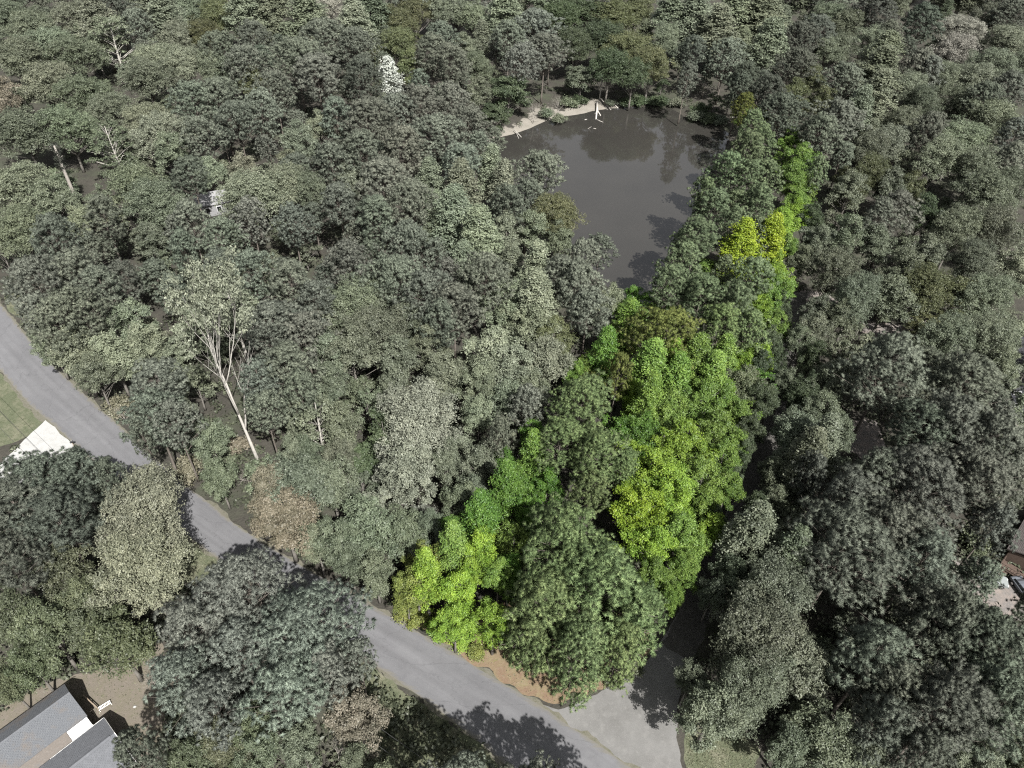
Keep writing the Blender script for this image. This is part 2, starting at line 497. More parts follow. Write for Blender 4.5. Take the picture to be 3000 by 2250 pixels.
VERGE3 = pw([(10, 872), (40, 925), (100, 935), (95, 900), (60, 860), (20, 850)])
setting('verge_patch', ragged_sheet('verge_patch', VERGE3, .006, M['grass'], .2, seed=13))
CORNER = pw([(1180, 1815), (1316, 1900), (1440, 1974), (1565, 2046), (1640, 2068), (1720, 2042), (1800, 1998), (1880, 1945), (1930, 1830), (1800, 1780), (1500, 1760), (1300, 1790)])
setting('needle_litter', ragged_sheet('needle_litter', CORNER, .006, M['needle_litter'], .3, seed=14))
PALE = pw([(2480, 1230), (2560, 1235), (2590, 1280), (2600, 1340), (2540, 1350), (2450, 1310)])
setting('clearing', ragged_sheet('clearing', PALE, .006, M['pink_litter'], .3, seed=15))
PALE2 = pw([(2340, 850), (2420, 860), (2540, 945), (2720, 950), (2720, 985), (2560, 990), (2480, 960), (2330, 930)])
setting('clearing', ragged_sheet('clearing', PALE2, .006, M['pink_litter'], .3, seed=16))
PALE3 = pw([(2780, 1640), (2960, 1700), (3100, 1760), (3050, 1850), (2850, 1760), (2760, 1690)])
setting('parking_pad', ragged_sheet('parking_pad', PALE3, .006, M['pink_litter'], .2, seed=17))

# pond water
wm = bpy.data.materials.new('pond_water')
wm.use_nodes = True
nt = wm.node_tree
b = nt.nodes['Principled BSDF']
b.inputs['Base Color'].default_value = (.036, .034, .029, 1)
b.inputs['Roughness'].default_value = .035
b.inputs['IOR'].default_value = 1.7
tc = nt.nodes.new('ShaderNodeTexCoord')
nz = nt.nodes.new('ShaderNodeTexNoise'); nz.inputs['Scale'].default_value = .9; nz.inputs['Detail'].default_value = 4
nt.links.new(tc.outputs['Object'], nz.inputs['Vector'])
bp = nt.nodes.new('ShaderNodeBump'); bp.inputs['Strength'].default_value = .05; bp.inputs['Distance'].default_value = .05
nt.links.new(nz.outputs['Fac'], bp.inputs['Height']); nt.links.new(bp.outputs[0], b.inputs['Normal'])
n2 = nt.nodes.new('ShaderNodeTexNoise'); n2.inputs['Scale'].default_value = .07; n2.inputs['Detail'].default_value = 5
nt.links.new(tc.outputs['Object'], n2.inputs['Vector'])
mx = nt.nodes.new('ShaderNodeMix'); mx.data_type = 'RGBA'
mx.inputs['A'].default_value = (.024, .023, .021, 1); mx.inputs['B'].default_value = (.038, .036, .032, 1)
nt.links.new(n2.outputs['Fac'], mx.inputs['Factor']); nt.links.new(mx.outputs['Result'], b.inputs['Base Color'])
PW = np.array(POND); pc = PW.mean(0)
setting('pond', new_mesh('pond', [(pc[0] + (x - pc[0]) * 1.06, pc[1] + (y - pc[1]) * 1.06, -.72) for x, y in POND], [tuple(range(len(POND)))], [wm]))

# ------------------------------------------------------------------ tree meshes
def rdir(n, r):
    v = r.randn(n, 3)
    return v / np.linalg.norm(v, axis=1)[:, None]

def leaf_quads(C, N, L, Wd, r):
    """Diamond leaves: centres C, normals N, lengths L, widths Wd."""
    n = len(C)
    A = rdir(n, r)
    U = np.cross(N, A); U /= np.linalg.norm(U, axis=1)[:, None] + 1e-9
    T = np.cross(N, U)
    L = L[:, None]; Wd = Wd[:, None]
    Q = np.stack([C - U * L * .5, C + T * Wd * .5 + N * L * .10, C + U * L * .5, C - T * Wd * .5 + N * L * .10], 1)
    return Q.reshape(-1, 3)

def lobed_crown(r, lobes, per, clump, leaf, up=.5):
    """Leaf clumps over the surface of many lobes (centre, radius-vector)."""
    Cs, Ns, Ts = [], [], []
    for c, rad in lobes:
        d = rdir(per, r)
        d[:, 2] = np.where(d[:, 2] < -.35, -d[:, 2], d[:, 2])
        rr = r.uniform(.55, 1.2, per)
        cc = c + d * rad * rr[:, None]
        lt = r.uniform(.25, .75)
        for k in range(per):
            n = clump + r.randint(-2, 3)
            sg = r.uniform(.10, .24)
            Cs.append(cc[k] + r.randn(n, 3) * sg * np.array([1.25, 1.25, .75]))
            nn = d[k] * .7 + np.array([0, 0, up]) + r.randn(n, 3) * .55
            Ns.append(nn / np.linalg.norm(nn, axis=1)[:, None])
            Ts.append(np.clip(lt + r.uniform(-.2, .2) + r.randn(n) * .14, 0, 1))
    C, N, T = np.concatenate(Cs), np.concatenate(Ns), np.concatenate(Ts)
    n = len(C)
    return leaf_quads(C, N, leaf * r.uniform(.7, 1.35, n), leaf * .62 * r.uniform(.7, 1.3, n), r), T

def limbs(r, h, lobes, r0, crown_z, lean=(0, 0), bend=.35, every=1):
    V, Fc = [], []
    top = np.array([lean[0], lean[1], h * .93])
    def tp(t):
        return np.array([top[0] * t + .25 * math.sin(t * 5 + r0 * 9) * t, top[1] * t + .2 * math.sin(t * 4 + 1) * t, h * .93 * t])
    ts = np.linspace(0, 1, 8)
    tube(V, Fc, [tp(t) for t in ts], [r0 * (1.25 if t == 0 else 1) * (1 - .86 * t) for t in ts], 7)
    for i, (c, rad) in enumerate(lobes):
        if i % every:
            continue
        hz = math.hypot(c[0] - tp(.5)[0], c[1] - tp(.5)[1])
        z0 = max(crown_z * .8, c[2] - hz * (.5 + .5 * r.rand()) - .4)
        t0 = min(.97, z0 / (h * .93))
        a = tp(t0)
        m_ = (a + c) / 2 + np.array([0, 0, bend * r.uniform(-.3, 1)]) + r.randn(3) * .12
        rb = r0 * (1 - .86 * t0) * .42
        tube(V, Fc, [a, m_, c + (c - a) * .12], [rb, rb * .6, rb * .18], 4)
    return V, Fc

def broad(seed, h=15.0, R=5.0, nl=62, per=38, clump=8, leaf=.29, flat=.85, low=.28):
    r = np.random.RandomState(seed)
    cz, hz = h * (1 + low) / 2, h * (1 - low) / 2
    lobes = []
    ecc = r.uniform(.85, 1.15)
    while len(lobes) < nl:
        d = rdir(1, r)[0]
        if d[2] < -.55:
            continue
        q = r.uniform(.5, .86) if r.rand() < .8 else r.uniform(.2, .5)
        an = math.atan2(d[1], d[0])
        bump = 1 + .2 * math.sin(2 * an + seed) + .16 * math.sin(3 * an + 2.1 * seed) + .12 * math.sin(5 * an + 2 * seed + 3 * d[2]) + r.uniform(-.08, .16)
        c = np.array([d[0] * R * q * ecc * bump, d[1] * R * q / ecc * bump, cz + d[2] * hz * min(.92, q + .1) * (1 + .12 * math.sin(2 * an + 1.7 * seed))])
        rr = r.uniform(.13, .30) * R * (1.15 - .35 * q)
        lobes.append((c, np.array([rr, rr, rr * flat])))
    Q, T = lobed_crown(r, lobes, per, clump, leaf)
    V, Fc = limbs(r, h * .9, lobes, .022 * h, h * low)
    return Q, T, V, Fc

def spire(seed, h=22.0, R=3.6, nl=70, per=34, clump=8, leaf=.29, low=.3):
    r = np.random.RandomState(seed)
    lobes = []
    for i in range(nl):
        t = (i + r.rand()) / nl
        z = h * (low + (1 - low) * (t ** .85) * .95)
        prof = R * (1.0 - t) ** .62 * (.55 + .45 * min(1, t * 6))
        a = i * 2.4 + r.uniform(-.5, .5)
        q = r.uniform(.35, .82)
        rr = (.13 + .19 * (1 - t)) * R * r.uniform(.7, 1.25)
        lobes.append((np.array([math.cos(a) * prof * q, math.sin(a) * prof * q, z]), np.array([rr, rr, rr * 1.55])))
    Q, T = lobed_crown(r, lobes, per, clump, leaf, .35)
    V, Fc = limbs(r, h, lobes, .015 * h, h * low, every=2)
    return Q, T, V, Fc

def sparse(seed, h=19.0, R=6.0, nl=46, per=15, clump=7, leaf=.36, lean=(0, 0)):
    r = np.random.RandomState(seed)
    lobes = []
    for i in range(nl):
        a = r.uniform(0, 2 * math.pi); t = r.uniform(.42, 1)
        q = R * math.sqrt(r.uniform(.05, 1)) * (1 - .55 * max(0, t - .55) / .45)
        c = np.array([math.cos(a) * q + lean[0] * t, math.sin(a) * q + lean[1] * t, h * t * .97])
        rr = r.uniform(.7, 1.35)
        lobes.append((c, np.array([rr, rr, rr * .75])))
    Q, T = lobed_crown(r, lobes, per, clump, leaf)
    V, Fc = limbs(r, h, lobes, .019 * h, h * .3, lean, .5)
    return Q, T, V, Fc

def tufts(C, O, r, n=10, L=.55, w=.085):
    """Needle tufts: n blades fanning from each centre about its outward direction."""
    K = len(C)
    D = rdir(K * n, r).reshape(K, n, 3) * .85 + O[:, None, :] * .75
    D[:, :, 2] += .18
    D /= np.linalg.norm(D, axis=2)[:, :, None]
    A = rdir(K * n, r).reshape(K, n, 3)
    U = np.cross(D, A); U /= np.linalg.norm(U, axis=2)[:, :, None] + 1e-9
    ll = L * r.uniform(.65, 1.25, (K, n, 1))
    B = C[:, None, :] + D * .05
    tri = np.stack([B - U * w * .5, B + U * w * .5, B + D * ll * np.array([1, 1, .95])], 2)
    NN = D + O[:, None, :] * .5 + np.array([0, 0, .15])
    NN /= np.linalg.norm(NN, axis=2)[:, :, None]
    return tri.reshape(-1, 3), np.repeat(NN.reshape(-1, 3), 3, 0)

def pine(seed, h=21.0, R=4.6, nl=150, per=6, n=46, L=.44, w=.072, low=.5, irr=.22, puff=1.0):
    r = np.random.RandomState(seed)
    lobes = []
    ph = r.uniform(0, 6, 4)
    for i in range(nl):
        t = (i + r.rand()) / nl
        z = h * (low + (1 - low) * (t ** .72) * .96)
        a = i * 2.39996 + r.uniform(-.45, .45)
        prof = R * min(1, (1 - t) * 1.25 + .13) ** .55 * (.62 + .38 * min(1, t * 4))
        prof *= 1 + irr * math.sin(2 * a + ph[0]) + irr * .7 * math.sin(3 * a + ph[1]) + irr * .5 * math.sin(z * 1.7 + ph[2])
        q = r.uniform(.45, 1.0) if t < .85 else r.uniform(0, .9)
        rr = r.uniform(.4, .85) * puff
        lobes.append((np.array([math.cos(a) * prof * q, math.sin(a) * prof * q, z + .08 * prof * q]), np.array([rr * 1.2, rr * 1.2, rr * .6])))
    Cs, Os, Ts = [], [], []
    for c, rad in lobes:
        d = rdir(per, r)
        d[:, 2] = np.where(d[:, 2] < -.25, -d[:, 2], d[:, 2])
        Cs.append(c + d * rad * r.uniform(.55, 1.05, per)[:, None])
        o = d + np.array([c[0], c[1], 0]) / (np.hypot(c[0], c[1]) + 1) * .4
        Os.append(o / np.linalg.norm(o, axis=1)[:, None])
        Ts.append(np.clip(r.uniform(.2, .7) + d[:, 2] * 0 + r.randn(per) * .13, 0, 1))
    C, O, T = np.concatenate(Cs), np.concatenate(Os), np.concatenate(Ts)
    Q, NV = tufts(C, O, r, n, L, w)
    TT = np.clip(np.repeat(T, n) + r.randn(len(T) * n) * .13, 0, 1)
    V, Fc = limbs(r, h, lobes, .0125 * h, h * low, every=2, bend=.15)
    return Q, TT, V, Fc, NV

def bare(seed, h=8.0, R=3.4, nl=40):
    r = np.random.RandomState(seed)
    V, Fc = [], []
    tips = []
    def grow(p, d, L, rad, lvl):
        pts, rr = [p], [rad]
        for k in range(3):
            d = d + r.randn(3) * .16 + np.array([0, 0, .05]); d /= np.linalg.norm(d)
            p = p + d * L / 3
            pts.append(p); rr.append(rad * (1 - .25 * (k + 1)))
        tube(V, Fc, pts, rr, 4 if lvl < 2 else 3)
        if lvl == 3:
            tips.append(p); return
        for k in range(5 if lvl else nl // 5):
            q = pts[1 + r.randint(0, 3)]
            dd = d + rdir(1, r)[0] * .95; dd /= np.linalg.norm(dd)
            grow(q, dd, L * r.uniform(.5, .75), rad * .45, lvl + 1)
    grow(np.zeros(3), np.array([0, 0, 1.0]), h * .45, .012 * h + .03, 0)
    tips = np.array(tips)
    n = len(tips)
    Q = leaf_quads(np.repeat(tips, 2, 0) + r.randn(2 * n, 3) * .12, rdir(2 * n, r), np.full(2 * n, .16), np.full(2 * n, .09), r)
    return Q, r.rand(2 * n), V, Fc

def sycamore(seed, h=26.0, R=8.0):
    """Tall tree whose pale trunk forks at mid height into long bare limbs, leaves only towards their ends."""
    r = np.random.RandomState(seed)
    V, Fc, lobes = [], [], []
    def limb(p, d, L, rad, lvl):
        pts, rr = [p], [rad]
        n = 5
        for k in range(n):
            d = d + r.randn(3) * .10 + np.array([0, 0, .07]); d = d / np.linalg.norm(d)
            p = p + d * L / n
            pts.append(p); rr.append(rad * (1 - .12 * (k + 1)))
        tube(V, Fc, pts, rr, 6 if lvl < 2 else 4)
        if lvl >= 2:
            for q in pts[2:]:
                if lvl < 3 or q[2] < .52 * h or (q[2] < .8 * h and math.hypot(q[0], q[1]) < 3.6):
                    continue
                lobes.append((q + r.randn(3) * .25, np.array([1, 1, .7]) * r.uniform(.6, 1.05)))
        if lvl >= 3:
            return
        kids = {0: 4, 1: 4, 2: 3}[lvl]
        for k in range(kids + 1):
            if k == kids:                       # the leader runs on
                limb(pts[-1], d, L * .62, rr[-1], lvl + 1)
                continue
            q = pts[-1 - (k % 4)]
            a = 2.4 * k + r.uniform(-.5, .5) + lvl
            out = np.array([math.cos(a), math.sin(a), r.uniform(.5, 1.1)])
            dd = d * .62 + out * .95; dd /= np.linalg.norm(dd)
            limb(q, dd, L * r.uniform(.55, .8), rr[-1 - (k % 4)] * .72, lvl + 1)
    limb(np.zeros(3), np.array([-.30, .42, 1.0]), h * .36, .34, 0)
    Q, T = lobed_crown(r, lobes, 7, 6, .30)
    return Q, T, V, Fc

def bush(seed, R=2.0, nl=16, per=24, clump=7, leaf=.28):
    r = np.random.RandomState(seed)
    lobes = []
    for i in range(nl):
        d = rdir(1, r)[0]; d[2] = abs(d[2])
        q = r.uniform(.3, .75)
        lobes.append((d * R * q + np.array([0, 0, .25 * R]), np.array([.36 * R] * 3) * r.uniform(.7, 1.2)))
    Q, T = lobed_crown(r, lobes, per, clump, leaf)
    return Q, T, None, None

PROTO = {}
def make(kind, args, h, R, ns, mname):
    Q, T, V, Fc = args[:4]
    cm = np_mesh(kind + '_crown', Q, ns, M[mname], T, args[4] if len(args) > 4 else None)
    tm = new_mesh(kind + '_trunk', V, Fc, [M['bark']], True) if V is not None else None
    zc = (Q[:, 2].max() * .55 + Q[:, 2].min() * .45)
    rad = np.percentile(np.hypot(Q[:, 0], Q[:, 1]), 97)
    PROTO.setdefault(kind, []).append((cm, tm, Q[:, 2].max(), rad, zc / Q[:, 2].max()))

for s in range(6):
    make('B', broad(11 + s, low=(.28, .22, .34, .3, .2, .3)[s], nl=(60, 72, 54, 66, 76, 58)[s]), 15, 5, 4, 'leaf')
for s in range(3):
    make('BB', broad(31 + s, h=18, R=7, nl=120 + 10 * s, per=40, leaf=.27, low=(.22, .3, .26)[s]), 18, 7, 4, 'leaf')
    make('PP', pine(121 + s, h=22, R=6.8, nl=320, low=(.46, .52, .42)[s], irr=(.2, .26, .16)[s]), 22, 6.8, 3, 'needle')
for s in range(2):
    make('E', broad(41 + s, h=10, R=4, nl=44, per=46, clump=8, leaf=.3, low=.06), 10, 4, 4, 'leaf')
for s in range(4):
    make('T', spire(61 + s, nl=(60, 68, 54, 64)[s], R=(3.6, 4.0, 3.2, 3.8)[s]), 22, 3.6, 4, 'leaf')
for s in range(3):
    make('S', sparse(81 + s, nl=(46, 54, 50)[s]), 19, 6, 4, 'leaf')
for s in range(6):
    make('P', pine(101 + s, low=(.5, .46, .55, .48, .52, .44)[s], irr=(.2, .28, .15, .3, .22, .18)[s]), 21, 4.6, 3, 'needle')
for s in range(3):
    make('Q', pine(111 + s, h=19, R=6, nl=330, per=6, low=.12, irr=.16), 19, 6, 3, 'needle')
make('Y', sycamore(191), 26, 8, 4, 'leaf')
for s in range(4):
    make('U', broad(21 + s, nl=26, per=26, low=.1, leaf=.42), 15, 5, 4, 'leaf')
for s in range(3):
    make('X', bare(131 + s), 8, 3.4, 4, 'leaf')
for s in range(3):
    make('H', bush(151 + s), 2.4, 2, 4, 'leaf')
make('W', spire(171, h=12, R=3.6, nl=34, per=22, leaf=.34, low=.12), 12, 3.6, 4, 'leaf')

COLOUR = {   # the trees' own leaf colours save pr, and how a label calls them
    'g1': ((.164, .186, .128), 'pale grey-green'), 'g2': ((.121, .140, .094), 'mid grey-green'), 'g3': ((.100, .112, .056), 'olive green'),
    'g4': ((.172, .182, .124), 'creamy pale green'), 'g5': ((.180, .192, .150), 'pale ashen'), 'gd': ((.064, .086, .046), 'deep green'), 'tan': ((.158, .149, .106), 'tan'),
    'p': ((.142, .158, .124), 'grey'), 'pr': ((.117, .131, .103), 'grey'), 'pd': ((.102, .115, .090), 'dark grey'), 'pg': ((.152, .170, .138), 'silvery grey'),  # pr is the p grey with right-hand side shade put into it
    'L': ((.116, .186, .040), 'bright green'), 'yL': ((.150, .238, .034), 'lime green'), 'y': ((.168, .258, .026), 'yellow-green'),
    'yo': ((.160, .190, .050), 'golden green'), 'L2': ((.078, .155, .028), 'emerald green'), 'lb': ((.112, .146, .080), 'blue-green'), 'yy': ((.195, .262, .026), 'vivid yellow'),
    'lp': ((.124, .166, .074), 'soft green'),
    'yp': ((.112, .132, .040), 'yellowish green'), 'cr': ((.250, .250, .210), 'whitish'), 'w': ((.46, .46, .41), 'white'), 'gg': ((.092, .106, .062), 'fresh green'),
}
NOUN = {'B': ('broadleaf_tree', 'broadleaf tree', 'tree'), 'E': ('evergreen_tree', 'dense evergreen', 'tree'), 'T': ('spired_tree', 'spired tree', 'tree'),
        'S': ('pale_limbed_tree', 'white-limbed tree', 'tree'), 'P': ('pine_tree', 'pine', 'tree'), 'X': ('bare_tree', 'bare twiggy tree', 'tree'),
        'H': ('shrub', 'shrub', 'shrub'), 'W': ('blossom_tree', 'blossom tree', 'tree'), 'Q': ('pine_tree', 'broad low-branched pine', 'tree'),
        'Y': ('pale_limbed_tree', 'tall leaning white-limbed tree', 'tree'), 'U': ('young_tree', 'young tree', 'tree')}

